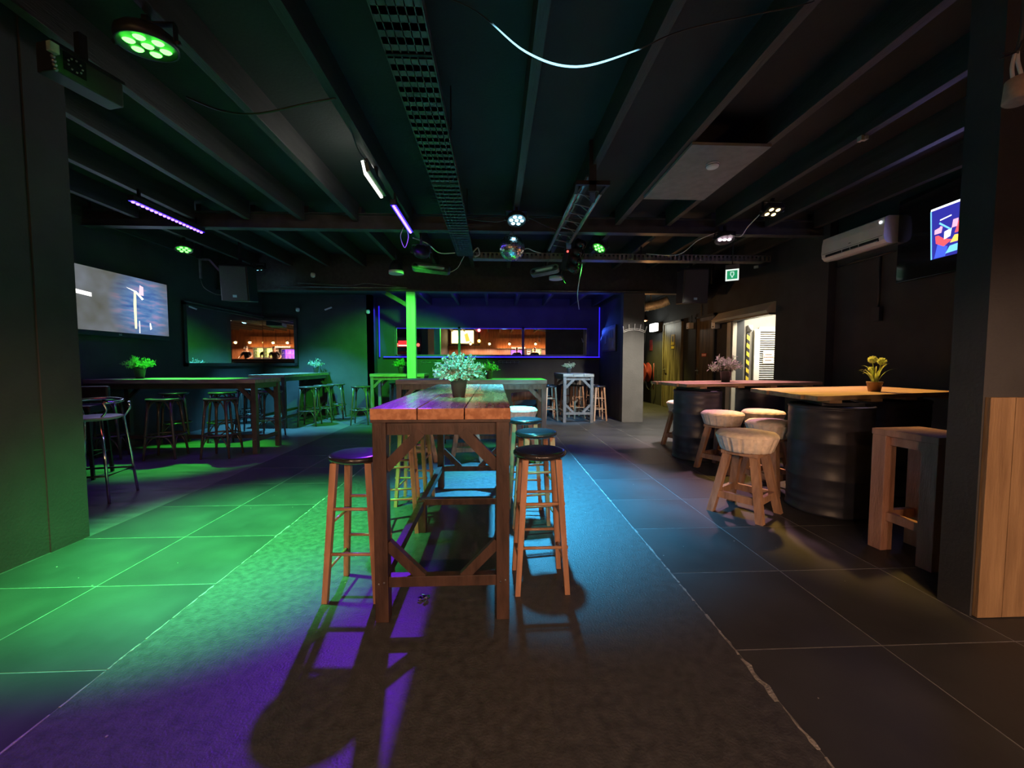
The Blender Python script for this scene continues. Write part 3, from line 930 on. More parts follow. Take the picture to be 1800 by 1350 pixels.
# television on the left wall
def tv_mat():
    m, nt, b = base('television_picture')
    tc = nd(nt, 'ShaderNodeTexCoord')
    mp = nd(nt, 'ShaderNodeMapping')
    mp.inputs['Location'].default_value = (0, -.52, -3.05)
    mp.inputs['Scale'].default_value = (0, 1.7, 1.48)
    nt.links.new(tc.outputs['Object'], mp.inputs['Vector'])
    gr = nd(nt, 'ShaderNodeTexGradient', gradient_type='SPHERICAL')
    nt.links.new(mp.outputs[0], gr.inputs[0])
    mp2 = nd(nt, 'ShaderNodeMapping')
    mp2.inputs['Scale'].default_value = (1, 1.3, 7)
    nt.links.new(tc.outputs['Object'], mp2.inputs['Vector'])
    nz = nd(nt, 'ShaderNodeTexNoise')
    nz.inputs['Scale'].default_value = 2.6
    nz.inputs['Detail'].default_value = 5
    nt.links.new(mp2.outputs[0], nz.inputs['Vector'])
    rp = nd(nt, 'ShaderNodeValToRGB')
    e = rp.color_ramp.elements
    e[0].position = .25; e[0].color = (.04, .10, .38, 1)
    e[1].position = .8; e[1].color = (.62, .34, .55, 1)
    x = e.new(.5); x.color = (.13, .27, .55, 1)
    nt.links.new(nz.outputs[0], rp.inputs[0])
    n2 = nd(nt, 'ShaderNodeTexNoise')
    n2.inputs['Scale'].default_value = 3
    nt.links.new(tc.outputs['Object'], n2.inputs['Vector'])
    r2 = nd(nt, 'ShaderNodeValToRGB')
    r2.color_ramp.elements[0].position = .3; r2.color_ramp.elements[0].color = (.11, .11, .085, 1)
    r2.color_ramp.elements[1].position = .75; r2.color_ramp.elements[1].color = (.19, .21, .24, 1)
    nt.links.new(n2.outputs[0], r2.inputs[0])
    mr = nd(nt, 'ShaderNodeMapRange')
    mr.inputs['From Max'].default_value = .62
    nt.links.new(gr.outputs[1], mr.inputs[0])
    mx = nd(nt, 'ShaderNodeMix', data_type='RGBA')
    nt.links.new(mr.outputs[0], mx.inputs[0])
    nt.links.new(r2.outputs[0], mx.inputs[6])
    nt.links.new(rp.outputs[0], mx.inputs[7])
    b.inputs['Base Color'].default_value = (.01, .01, .01, 1)
    b.inputs['Roughness'].default_value = .2
    nt.links.new(mx.outputs[2], b.inputs['Emission Color'])
    b.inputs['Emission Strength'].default_value = .30
    return m
t = thing('television', 'large flat television showing a bluish stage picture on the left wall', 'television', (XL, 5.98, 0))
MB().box(.03, -.78, 1.60, .085, .76, 2.52, .006).build('body', M_black, t)
MB().box(.085, -.755, 1.665, .088, .735, 2.50).build('screen', tv_mat(), t)
MB().box(.0, -.25, 1.85, .03, .25, 2.25).build('wall_bracket', M_blackm, t)
glow = emit('picture_white', (1, .98, .88), .75)
M90 = Matrix(((0, 0, 1, .0885), (1, 0, 0, 0), (0, 1, 0, 0), (0, 0, 0, 1)))
def flat(poly, m, name, parent, M, z0=0.0, z1=0.0008):
    return MB(M).prism(poly, z0, z1).build(name, m, parent)
flat([(.13, 1.74), (.165, 1.74), (.175, 2.28), (.14, 2.30), (.125, 2.1)], emit('picture_yellow', (.85, .9, .5), .5), 'picture_highlight', t, M90)
flat([(.02, 2.33), (.18, 2.30), (.30, 2.20), (.27, 2.18), (.16, 2.28)], glow, 'picture_highlight', t, M90)
flat([(.20, 1.68), (.215, 1.68), (.215, 1.86), (.205, 1.86)], glow, 'picture_highlight', t, M90)
flat([(.39, 1.74), (.42, 1.76), (.40, 1.85), (.385, 1.84)], glow, 'picture_highlight', t, M90)
flat([(.22, 2.25), (.30, 2.25), (.30, 2.38), (.24, 2.40)], emit('picture_pink', (.9, .6, .7), .45), 'picture_highlight', t, M90)
flat([(-.74, 2.13), (-.48, 2.11), (-.48, 2.16), (-.74, 2.18)], emit('picture_caption', (1, .97, .9), 1.1), 'picture_caption', t, M90)
text_mesh('LG', .035, 'maker_mark', M_white, t, Matrix(((0, 0, 1, .087), (-1, 0, 0, -.10), (0, 1, 0, 1.633), (0, 0, 0, 1))) @ Matrix.Scale(-1, 4, (1, 0, 0)))
lamp('AREA', 'screen_glow', (.12, 0, 2.08), (.55, .65, 1.0), 2.5, t, (1, 0, 2.0), size=1.4, sy=.8)

# dark display on the right wall; its reflected picture is painted as emission
t = thing('display_panel', 'dark glossy display with a painted-on reflection of a blue sports picture beside the air conditioner', 'screen', (4.74, 4.0, 0), R(-4))
MB().box(-.03, -.62, 2.17, .03, .52, 3.12, .006).build('body', M_screenoff, t)
MB().box(.03, -.2, 2.4, .06, .2, 2.9).build('wall_bracket', M_blackm, t)
MD = Matrix(((0, 0, -1, -.0305), (-1, 0, 0, 0), (0, 1, 0, 0), (0, 0, 0, 1)))   # x: towards the viewer's right
ps = {'b': emit('pic_blue', (.05, .10, .75), .55), 'db': emit('pic_dark_blue', (.03, .03, .35), .4), 'w': emit('pic_white', (.85, .9, 1), .9), 'p': emit('pic_pink', (.9, .35, .5), .6),
      'r': emit('pic_red', (.85, .08, .10), .6), 'o': emit('pic_orange', (1, .45, .08), .7), 'c': emit('pic_cyan', (.15, .5, .9), .6)}
flat([(-.115, 2.34), (.5, 2.34), (.5, 2.86), (-.145, 2.86)], ps['db'], 'picture_field', t, MD)
flat([(-.15, 2.86), (.5, 2.86), (.5, 2.885), (-.15, 2.88)], ps['w'], 'picture_edge', t, MD)
flat([(-.155, 2.86), (-.14, 2.86), (-.11, 2.34), (-.125, 2.34)], ps['c'], 'picture_edge', t, MD)
flat([(-.09, 2.345), (.02, 2.345), (.04, 2.44), (-.06, 2.50)], ps['b'], 'picture_shape', t, MD, z1=.001)
flat([(-.05, 2.73), (.06, 2.745), (.06, 2.757), (-.05, 2.742)], ps['w'], 'picture_shape', t, MD, z1=.001)
flat([(-.1, 2.60), (-.03, 2.60), (-.02, 2.66), (-.06, 2.685), (-.10, 2.66)], ps['p'], 'picture_shape', t, MD, z1=.001)
flat([(-.105, 2.645), (-.05, 2.66), (-.03, 2.69), (-.08, 2.70)], ps['db'], 'picture_shape', t, MD, z1=.0012)
flat([(-.08, 2.50), (.0, 2.45), (.08, 2.50), (.0, 2.53), (-.06, 2.58), (-.09, 2.58)], ps['r'], 'picture_shape', t, MD, z1=.0012)
flat([(0, 2.52), (.06, 2.54), (.07, 2.62), (.0, 2.60)], ps['w'], 'picture_shape', t, MD, z1=.0012)
flat([(.06, 2.47), (.2, 2.47), (.2, 2.53), (.10, 2.54)], ps['o'], 'picture_shape', t, MD, z1=.0012)
flat([(.02, 2.37), (.2, 2.38), (.18, 2.45), (.06, 2.44)], ps['c'], 'picture_shape', t, MD, z1=.0012)
flat([(.1, 2.56), (.2, 2.56), (.2, 2.76), (.14, 2.70)], ps['r'], 'picture_shape', t, MD, z1=.0012)
flat([(.07, 2.62), (.12, 2.62), (.13, 2.70), (.08, 2.70)], ps['p'], 'picture_shape', t, MD, z1=.0014)
flat([(-.06, 2.70), (.06, 2.60), (.07, 2.61), (-.05, 2.715)], ps['c'], 'picture_shape', t, MD, z1=.0014)
lamp('AREA', 'reflection_glow', (-.06, 0.0, 2.6), (.35, .35, 1.0), 1.2, t, (-1, 0, 2.4), size=.5, sy=.5)

# air conditioner
t = thing('air_conditioner', 'white split air conditioner high on the right wall', 'air conditioner', (XR, 4.98, 0))
pr = [(0, 2.665), (-.12, 2.645), (-.17, 2.655), (-.205, 2.69), (-.215, 2.75), (-.21, 2.87), (-.195, 2.95), (-.16, 2.968), (0, 2.972)]
def extr(poly, y0, y1):
    n = len(poly)
    v = [(x, y0, z) for x, z in poly] + [(x, y1, z) for x, z in poly]
    return MB().add(v, [tuple(range(n)), tuple(range(2 * n - 1, n - 1, -1))] + [(i, (i + 1) % n, n + (i + 1) % n, n + i) for i in range(n)])
extr(pr, -.445, .445).build('casing', M_white, t)
MB().box(-.211, -.38, 2.685, -.185, .38, 2.725).build('air_slot', M_black, t)
MB().beam((-.212, -.37, 2.69), (-.212, .37, 2.69), .05, .006, up=(-.5, 0, 1)).build('louvre', M_white, t)
for yy in (-.12, .0, .12):
    MB().box(-.213, yy - .004, 2.685, -.19, yy + .004, 2.725).build('vane', M_white, t)
MB().box(-.2165, -.43, 2.738, -.213, .43, 2.742).build('panel_seam', M_black, t)
MB(Matrix.Translation((-.216, -.40, 2.90)) @ Matrix.Rotation(PI / 2, 4, 'Y')).lathe([(0, -.002), (.018, -.002), (.018, .003), (0, .003)], 16).build('emblem', emit('ac_display', (.9, .95, 1), .5), t)
MB().box(-.2155, -.01, 2.775, -.211, .02, 2.783).build('maker_mark', M_black, t)

# conduits on right wall
tag(MB().tube([(4.77, 4.56, 2.56), (4.77, 5.38, 2.56)], .012, 8).build('cable_conduit', M_black), 'thin black conduit running along the right wall under the air conditioner', 'conduit')
tag(MB().tube([(4.78, 4.75, 2.55), (4.78, 4.75, 1.9)], .012, 8).box(4.74, 4.70, 1.75, 4.79, 4.80, 1.92).build('drop_cable', M_black), 'black cable drop with a small box below the air conditioner', 'cable')

# ceiling board detector
t = thing('smoke_detector', 'round white smoke detector on the grey ceiling board', 'detector', (2.07, 3.76, 3.115))
MB().lathe([(0.0, 0), (.058, 0), (.06, -.012), (.052, -.03), (.03, -.036), (0, -.036)], 24).build('body', M_white, t)
MB().lathe([(.053, -.0155), (.0605, -.0155), (.0605, -.019), (.053, -.019)], 24).build('vent_ring', M_black, t)

# speakers
def speaker(label, x, y, z, rz, lean):
    t = thing('loudspeaker', label, 'speaker', (x, y, z), rz, 'hanging loudspeakers')
    M = Matrix.Rotation(lean, 4, 'X')
    MB(M).box(-.215, -.17, -.295, .215, .17, .295, .012).build('cabinet', M_black, t)
    MB(M).box(-.195, -.182, -.275, .195, -.170, .275, .004).build('grille', mat('speaker_grille', (.028, .028, .03), .6, scale=200, var=.6), t)
    MB(M).box(-.03, -.186, -.235, .03, -.182, -.195).build('badge', mat('speaker_badge', (.30, .48, .62), .4, scale=4, var=.1), t)
    MB().box(-.02, .05, .28, .02, .09, .80).box(-.26, -.01, .27, -.235, .03, .33).box(.235, -.01, .27, .26, .03, .33).box(-.26, .0, .31, .26, .02, .335).build('bracket', M_blackm, t)
    return t
speaker('black loudspeaker hanging on the left near the dark wall mirror', -4.42, 7.05, 2.59, R(8), R(6))
speaker('black loudspeaker hanging on the right before the corridor', 3.51, 6.95, 2.58, R(-6), R(5))
t = thing('truss_bracket', 'angled grey speaker bracket on the ceiling left of the left loudspeaker', 'bracket', (-4.95, 6.9, 2.6))
MB().beam((0, 0, .05), (0, 0, .37), .03, .03).build('upright', M_greym, t)
MB().beam((0, 0, .37), (.15, 0, .36), .03, .03).build('arm', M_greym, t)
MB().beam((.15, 0, .36), (.34, .08, .10), .03, .03).build('arm', M_greym, t)
MB().tube(catmull([(0, 0, .05), (.05, 0, -.1), (.2, .05, -.2), (.36, .1, -.22)]), .008, 6).build('cable', M_bcable, t)
MB().box(-.04, -.04, .37, .04, .04, .78).build('hanger', M_blackm, t)

# exit signs
t = thing('exit_sign', 'small green exit sign with white frame hanging over the right aisle', 'sign', (3.61, 5.92, 2.51), R(-32))
t.scale = (.85, .85, .85)
MB().box(-.11, -.03, .17, .11, .03, .25, .006).build('housing', M_pillar, t)
MB().box(-.105, -.012, -.03, .105, .012, .17).build('panel', emit('exit_panel_white', (.85, 1, .92), .30, (.8, .8, .8)), t)
MB().box(-.082, -.0145, -.005, .082, -.012, .145).build('green_field', emit('exit_panel_green', (.01, .30, .12), .35), t)
flat([(-.03, .125), (.03, .125), (.034, .07), (.012, .04), (.012, .02), (-.012, .02), (-.012, .04), (-.034, .07)], emit('exit_mark', (.7, 1, .85), .3), 'pictogram', t, Matrix(((1, 0, 0, 0), (0, 0, -1, -.0145), (0, 1, 0, 0), (0, 0, 0, 1))))
flat([(-.016, .11), (.016, .11), (.018, .075), (.006, .05), (-.006, .05), (-.018, .075)], emit('exit_panel_green', (.01, .30, .12), .35), 'pictogram', t, Matrix(((1, 0, 0, 0), (0, 0, -1, -.0155), (0, 1, 0, 0), (0, 0, 0, 1))))
MB().cyl((0, 0, .25), (0, 0, 1.02), .008).build('rod', M_blackm, t)
t = thing('exit_lamp', 'bright white emergency light box above the pale corridor door', 'lamp', (4.62, 11.35, 2.16))
MB().box(-.05, -.20, 0, .05, .20, .22, .01).build('diffuser', emit('exit_lamp_white', (.95, 1, .92), 2.2), t)
MB().box(.05, -.21, -.01, .18, .21, .23).build('housing', M_pillar, t)
lamp('POINT', 'exit_lamp_light', (-.16, 0, .1), (1, 1, .85), 3.5, t, size=.08)

# corridor doors
for n, (ya, yb, h_, m, pm) in enumerate(((9.95, 10.96, 2.30, M_doorw, 'a'), (8.42, 9.16, 2.27, M_doorb, 'b'))):
    d = struct('door_%d' % (n + 1), MB().box(4.765, ya, 0.01, XR, yb, h_, .003), m)
    MB().box(4.745, ya - .05, 0, XR, ya, h_ + .05).box(4.745, yb, 0, XR, yb + .05, h_ + .05).box(4.745, ya - .05, h_, XR, yb + .05, h_ + .05).build('door_frame', M_doorw if n == 0 else M_wall, d)
    MB().cyl((4.765, yb - .08, 1.05), (4.71, yb - .08, 1.05), .012).cyl((4.715, yb - .08, 1.05), (4.715, yb - .20, 1.05), .010).build('door_handle', M_greym, d)
    MB().box(4.76, yb - .10, .95, 4.766, yb - .05, 1.12).build('handle_plate', M_greym, d)
    if n == 0:
        MB().box(4.757, 10.30, 1.72, 4.765, 10.50, 2.0).build('notice', M_yel, d)
        MB().box(4.754, 10.37, 1.80, 4.757, 10.43, 1.95).build('pictogram', M_ink, d)
        MB().box(4.757, 10.31, 1.62, 4.765, 10.49, 1.69).build('notice', M_yel, d)
    else:
        MB().box(4.757, 8.70, 1.38, 4.765, 8.90, 1.45).build('notice', mat('notice_red', (.6, .12, .10), .6, scale=10, var=.1), d)
        MB().box(4.755, 8.715, 1.405, 4.757, 8.885, 1.425).build('print_line', M_paper, d)
tag(MB().box(4.785, 11.85, 1.62, XR, 12.05, 1.78).box(4.78, 11.85, 1.78, 4.79, 12.05, 1.95).build('fire_notice', M_red), 'small red fire notice on the dark corridor wall', 'sign')
# hose reel
t = thing('hose_reel', 'red fire hose reel on the corridor wall', 'hose reel', (4.74, 12.0, .95))
MB().box(-.01, -.08, -.08, .06, .08, .08).box(-.02, .24, .3, .06, .26, .34).build('wall_bracket', M_blackm, t)
MX = Matrix.Rotation(-PI / 2, 4, 'Y')
MB(MX).lathe([(0, .0), (.29, .0), (.30, .01), (.30, .02), (.29, .03), (.05, .05), (.05, .16), (.29, .165), (.30, .175), (.295, .19), (.24, .195), (.22, .18), (.08, .18), (.06, .20), (0, .20)], 36).build('reel', M_red, t)
MB().tube(catmull([(-.1, -.05, -.28), (-.1, -.15, -.45), (-.08, -.32, -.52), (-.05, -.42, -.42)]), .014, 8).build('hose', M_black, t)
MB().cyl((-.05, -.42, -.45), (-.05, -.45, -.33), .02, .012).build('nozzle', M_greym, t)
MB().cyl((-.03, -.48, -.5), (-.03, -.48, .28), .013).build('pipe', M_red, t)
MB().cyl((-.02, .25, .3), (-.02, .25, 1.7), .012).build('supply_pipe', M_black, t)
# corridor small lamps
for lb, yy, zz, mm in (('small beige sensor box between the two corridor doors', 9.42, 2.14, M_offw), ('small white sensor box right of the brown corridor door', 8.30, 2.05, M_white)):
    t = thing('sensor_box', lb, 'sensor', (4.72, yy, zz), 0, 'corridor sensor boxes')
    MB().box(-.05, -.07, -.08, .07, .07, .07, .015).build('casing', mm, t)
    MB().cyl((.05, 0, .07), (.05, 0, .25), .008).build('cable', M_bcable, t)
    MB().box(-.052, -.03, -.05, -.05, .03, -.03).build('lens', M_black, t)
tag(MB().tube([(4.76, 8.95, 2.27), (4.76, 8.95, 2.62)], .016, 8).box(4.70, 8.8, 2.62, 4.79, 9.1, 2.64).build('riser_pipe', M_pillar), 'short white riser pipe above the brown corridor door', 'pipe')
# ducts
def corrugated(label, pts, r, m, name='flexible_duct'):
    c = catmull(pts, 10)
    rs = [r * (1.0 if i % 2 else .93) for i in range(len(c))]
    q = c[len(c) // 2]
    return tag(MB().tube(c, rs, 16).box(q.x - .01, q.y - .02, q.z + r * .8, q.x + .01, q.y + .02, 3.175 if q.y > 8.1 else ZC).build(name, m), label, 'duct')
corrugated('pale corrugated duct hanging at the corridor entrance', [(3.15, 9.3, 2.50), (3.5, 9.3, 2.56), (3.85, 9.2, 2.62), (4.05, 9.1, 2.70)], .11, M_duct)
corrugated('dark flexible duct behind the right loudspeaker', [(3.75, 7.2, 2.45), (4.05, 7.4, 2.55), (4.35, 7.7, 2.75), (4.6, 7.9, 2.95)], .12, M_black)
t = thing('spot_lamp', 'glowing orange spot lamp hanging beside the grey pillar', 'lamp', (3.36, 8.75, 2.24))
MB().lathe([(.0, .06), (.03, .06), (.06, -.02), (.062, -.06), (.055, -.06), (.02, .04)], 20).build('shade', M_blackm, t)
MB().sphere((0, 0, -.035), .042, 12, 8).build('bulb', emit('orange_bulb', (1, .32, .08), 6.0), t)
MB().cyl((0, 0, .06), (0, 0, 1.0), .006).build('cord', M_bcable, t)
lamp('POINT', 'orange_lamp_light', (0, -.02, -.12), (1, .45, .15), 5, t, size=.05)
t = thing('corridor_lamp', 'ceiling lamp throwing yellow light on the corridor floor', 'lamp', (3.95, 11.2, 2.95))
MB().lathe([(0, .2), (.09, .2), (.11, .02), (.105, .0), (.02, .04), (0, .04)], 20).build('shade', M_blackm, t)
MB().lathe([(0, .012), (.09, .012), (.09, .02), (0, .02)], 20).build('lens', emit('yellow_lens', (1, .85, .2), 2.0), t)
lamp('SPOT', 'corridor_lamp_light', (0, 0, -.02), (1, .82, .14), 110, t, (.05, 0, -3), 95, .8, .06)

# roller door in the vestibule
t = thing('louvre_door', 'brightly lit white slatted door in the vestibule', 'door leaf', (5.5, 7.70, 0))
for k in range(42):
    z = .06 + k * .043
    MB().beam((-.22, -.01, z), (.42, -.01, z), .034, .008, up=(0, -.6, 1)).build('slat', M_shutw, t)
MB().box(-.33, -.04, 0, -.22, .0, 1.90).box(.42, -.04, 0, .49, 0, 1.90).box(-.22, -.03, 1.86, .42, 0, 1.95).build('stile', M_shutw, t)
MB().box(-.22, .0, .03, .42, .008, 1.86).build('backing', mat('slat_backing', (.10, .09, .08), .8, scale=5, var=.1), t)
MB().box(-.14, -.035, 1.22, .08, -.028, 1.47).build('notice_sheet', M_paper, t)
nl_ = MB()
for zz, a, b in ((1.40, -.10, .04), (1.345, -.13, .07), (1.285, -.10, .03)):
    xx = a
    while xx < b:
        q = random.uniform(.012, .03)
        nl_.box(xx, -.0365, zz - .009, min(xx + q, b), -.035, zz + .009)
        xx += q + .004
nl_.build('print_lines', mat('brown_print', (.16, .07, .05), .7, scale=10, var=.1), t)
MB().box(.16, -.036, 1.42, .26, -.03, 1.56).build('sticker', mat('orange_sticker', (.7, .2, .1), .6, scale=12, var=.2), t)
lamp('AREA', 'vestibule_light', (-.05, -.62, 2.33), (1, .93, .76), 30, None, (-.05, 0, 1.0), size=.7, sy=.25).location = (5.45, 7.05, 2.33)
vl = thing('ceiling_lamp', 'rectangular lamp on the vestibule ceiling lighting the slatted door', 'lamp', (5.45, 7.03, 2.34))
MB().box(-.36, -.14, .01, .36, .14, .06, .005).build('casing', M_white, vl)
MB().box(-.34, -.12, .004, .34, .12, .01).build('diffuser', emit('vestibule_diffuser', (1, .94, .8), 1.5), vl)
t = thing('hazard_strip', 'yellow and black striped guard strip beside the slatted door', 'guard strip', (5.06, 7.715, 0))
MB().box(-.03, -.02, 0, .03, 0, 1.84).build('backing', M_black, t)
for k in range(11):
    z = .02 + k * .165
    MB(Matrix(((1, 0, 0, 0), (0, 0, -1, -.02), (0, 1, 0, 0), (0, 0, 0, 1)))).prism([(-.03, z + .05), (.03, z), (.03, z + .085), (-.03, z + .135)], 0, .002).build('stripe', M_yel, t)
tag(MB().lathe([(0, 0), (.04, 0), (.04, .08), (0, .08)], 16, (5.08, 7.66, 1.88)).box(5.04, 7.66, 1.86, 5.12, 7.71, 1.98).build('door_sensor', M_white), 'small white sensor above the striped strip', 'sensor')
t = thing('shutter_hood', 'pale metal shutter hood above the lit doorway', 'hood', (XR, 7.3, 0))
extr([(0, 2.08), (-.22, 2.08), (-.25, 2.12), (-.10, 2.27), (0, 2.27)], -.82, .86).build('hood', M_cream, t)
extr([(-.02, 2.05), (-.18, 2.05), (-.18, 2.08), (-.02, 2.08)], -.80, .84).build('bottom_bar', M_black, t)
struct('trim_3', MB().box(4.72, 7.66, 0, XR, 7.86, 2.06).box(4.70, 7.70, 0, 4.73, 7.74, 2.06), M_cream)

# coat racks
def wire_rack(label, M, w_=.44):
    t = thing('coat_rack', label, 'coat rack', M.translation)
    Q = M.to_3x3().to_4x4()
    MB(Q).tube([(-w_ / 2 + .02, 0, .02), (w_ / 2 - .02, 0, .02), (w_ / 2, 0, 0), (w_ / 2 - .02, 0, -.02), (-w_ / 2 + .02, 0, -.02), (-w_ / 2, 0, 0)], .004, 6, True).build('frame', M_greym, t)
    for k in range(6):
        x = -w_ / 2 + .03 + k * (w_ - .06) / 5
        MB(Q).tube([(x, -.004, .02), (x, -.01, -.03), (x, -.04, -.045), (x, -.055, -.02)], .0035, 6).build('hook', M_greym, t)
    return t
wire_rack('flat wire coat rack under the left part of the mirror strip', Matrix.Translation((-1.58, YA - .02, 1.27)), .55)
wire_rack('flat wire coat rack under the middle of the mirror strip', Matrix.Translation((.33, YA - .02, 1.27)), .55)
t = thing('hook_rack', 'curved white wire hook rack on the grey pillar', 'coat rack', (2.85, 8.03, 1.85))
for dz in (0, .03):
    MB().tube([(x, -.02, dz + .06 * (1 - (x / .24) ** 2)) for x in [-.23 + .46 * k / 14 for k in range(15)]], .006, 6).build('rail', M_white, t)
for k in range(5):
    x = -.22 + .11 * k
    z = .06 * (1 - (x / .24) ** 2)
    MB().tube([(x, -.02, z), (x * 1.05, -.05, z + .04), (x * 1.12, -.07, z + .12)], .006, 6).build('hook', M_white, t)
# notice board on the alcove's right wall
t = thing('notice_board', 'dark framed notice board on the right side of the alcove', 'board', (2.63, 9.0, 1.78))
MB().box(-.03, -.55, -.29, 0, .55, .29, .004).build('frame', M_joist, t)
MB().box(-.034, -.50, -.24, -.03, .50, .24).build('board', mat('board_face', (.06, .07, .10), .5, scale=5, var=.2), t)
for yy, zz in ((-.30, .10), (-.10, .10), (-.38, -.12), (.2, 0)):
    MB().box(-.037, yy - .07, zz - .09, -.034, yy + .07, zz + .09).build('sheet', mat('dim_sheet', (.16, .17, .20), .7, scale=8, var=.2), t)

# ================================================================== LIGHT FIXTURES
def par(label, loc, aim, col, watts, angle, lens, r=.115, nled=7, top=3.14, blend=.6, strength=4, square=False, group='flat stage lamps'):
    """flat LED stage lamp hanging on a yoke, shining from its lenses"""
    loc = Vector(loc)
    t = thing('stage_lamp', label, 'lamp', loc, 0, group)
    M = look_matrix((0, 0, 0), Vector(aim) - loc)
    if square:
        MB(M).box(-r, -r * .8, -.02, r, r * .8, .05, .01).build('housing', M_black, t)
    else:
        MB(M).lathe([(0, .06), (r * .75, .06), (r * .95, .035), (r, .01), (r, -.022), (r * .93, -.022), (r * .92, -.012), (0, -.012)], 32).build('housing', M_black, t)
    spots_ = []
    if nled == 4:
        spots_ = [(sx * r * .42, sy * r * .36) for sx in (-1, 1) for sy in (-1, 1)]
        lr = r * .27
    elif nled == 3:
        spots_ = [(-.45 * r, 0), (0, 0), (.45 * r, 0)]
        lr = r * .2
    else:
        spots_ = [(0, 0)] + [(r * .55 * math.cos(k * PI / 3), r * .55 * math.sin(k * PI / 3)) for k in range(6)]
        lr = r * .2
    lm = emit('lens_' + lens[0], lens[1], strength)
    for (a, b) in spots_:
        MB(M).lathe([(0, -.022), (lr * .7, -.02), (lr, -.013), (0, -.013)], 12, (a, b, -.004)).build('lens', lm, t)
    zt = top - loc.z
    y = MB()
    a = r + .012
    y.box(-a - .006, -.015, -.015, -a, .015, .10).box(a, -.015, -.015, a + .006, .015, .10).box(-a - .006, -.015, .095, a + .006, .015, .105)
    y.box(-.015, -.015, .10, .015, .015, max(zt, .12))
    y.build('yoke', M_blackm, t)
    for s_ in (-1, 1):
        MB().cyl((s_ * a, 0, 0), (s_ * (a + .025), 0, 0), .014, n=10).build('knob', M_black, t)
    d = (Vector(aim) - loc).normalized()
    lamp('SPOT', 'beam', d * .045, col, watts, t, Vector(aim) - loc, angle, blend, r * .6)
    return t
GRN, CYN = (0.06, 1.0, 0.06), (0.06, 0.55, 1.0)
par('round green stage lamp high above the near left wall', (-1.93, 2.36, 3.0), (-1.80, 2.78, 0), (.08, 1.0, .20), 1250, 55, ('green', (.06, 1, .05)), r=.14, nled=7, blend=.9)
par('small green stage lamp above the long black table', (-4.75, 6.30, 2.97), (-4.35, 5.75, 1.0), GRN, 420, 44, ('green', 0), r=.11)
par('green stage lamp above the heater near the green post', (-1.05, 5.71, 2.80), (-1.85, 8.2, 1.05), GRN, 560, 68, ('green', 0), r=.115)
par('white-blue stage lamp just above the mirror ball', (.264, 4.95, 3.0), (.42, 3.9, 0), CYN, 1350, 60, ('cyan', (.30, .75, 1)), r=.12, blend=1.0)
par('green-edged stage lamp seen from the side near the truss', (1.58, 6.0, 2.98), (-.3, 5.1, 0), GRN, 420, 32, ('green', 0), r=.11)
par('pinkish white stage lamp before the exit sign', (3.20, 5.45, 2.96), (3.1, 4.9, .9), (1.0, .47, .64), 110, 74, ('pinkwhite', (1, .72, .85)), r=.13, nled=3, blend=.5)
lamp('SPOT', 'white_beam', (3.17, 5.5, 2.9), (1.0, .90, .74), 380, None, (2.45, 7.2, .6), 76, .7, .07)
par('amber four-lens stage lamp under the right ceiling joists', (3.23, 4.55, 3.0), (3.3, 3.7, .9), (1.0, .56, .10), 150, 58, ('amber', (1, .72, .22)), r=.10, nled=4, square=True)
par('cyan stage lamp behind the left loudspeaker', (-4.35, 7.5, 2.96), (-4.1, 8.3, .6), (0.12, .66, 1.0), 420, 78, ('cyan', 0), r=.11)

par('teal stage lamp overhead, lighting the plant on the middle table', (-.08, 1.2, 3.02), (-.06, 2.60, 1.1), (.10, .95, .80), 230, 29, ('cyan', 0), r=.11, blend=.8)
par('added unseen narrow pinkish lamp behind the viewer, brightening the air conditioner', (3.3, -.6, 3.0), (4.65, 4.95, 2.78), (1.0, .80, .84), 430, 15, ('pinkwhite', 0), r=.11, blend=.8)  # added source out of view, only to brighten the air conditioner
def uv_bar(label, x, ya, yb, z, watts, aim):
    t = thing('violet_light_bar', label, 'lamp', (x, (ya + yb) / 2, z), 0, 'violet light bars')
    L = (yb - ya) / 2
    MB().box(-.035, -L, -.01, .035, L, .05, .006).build('housing', M_black, t)
    m = emit('violet_lens', (.13, .05, 1.0), 5)
    MB().box(-.033, -L + .01, -.014, .033, L - .01, -.01).build('diffuser', emit('violet_diffuser', (.035, .002, 1.0), .45), t)
    n = 18
    for k in range(n):
        y = -L + (k + .5) * 2 * L / n
        MB().lathe([(0, -.032), (.012, -.029), (.016, -.016), (.016, -.012), (0, -.012)], 10, (0, y, 0)).build('lens', m, t)
    for s_ in (-1, 1):
        MB().box(-.012, s_ * L * .8 - .012, .05, .012, s_ * L * .8 + .012, 3.14 - z).build('mount', M_blackm, t)
    lamp('AREA', 'violet_wash', (0, 0, -.03), (.22, .02, 1.0), watts, t, aim, size=.06, sy=2 * L, spread=120)
    return t
uv_bar('violet light bar left, above the long black table', -3.93, 4.50, 5.55, 2.99, 3, (0, 0, -3))
uv_bar('violet light bar over the left edge of the middle table', -1.13, 4.50, 5.42, 2.99, 3.5, (0, 0, -3))
# violet beam of the second bar, thrown forward on the floor
lamp('SPOT', 'violet_forward_beam', (-1.05, 4.45, 2.92), (.20, .02, 1.0), 320, None, (-1.15, .85, 0), 42, 1.0, .05)
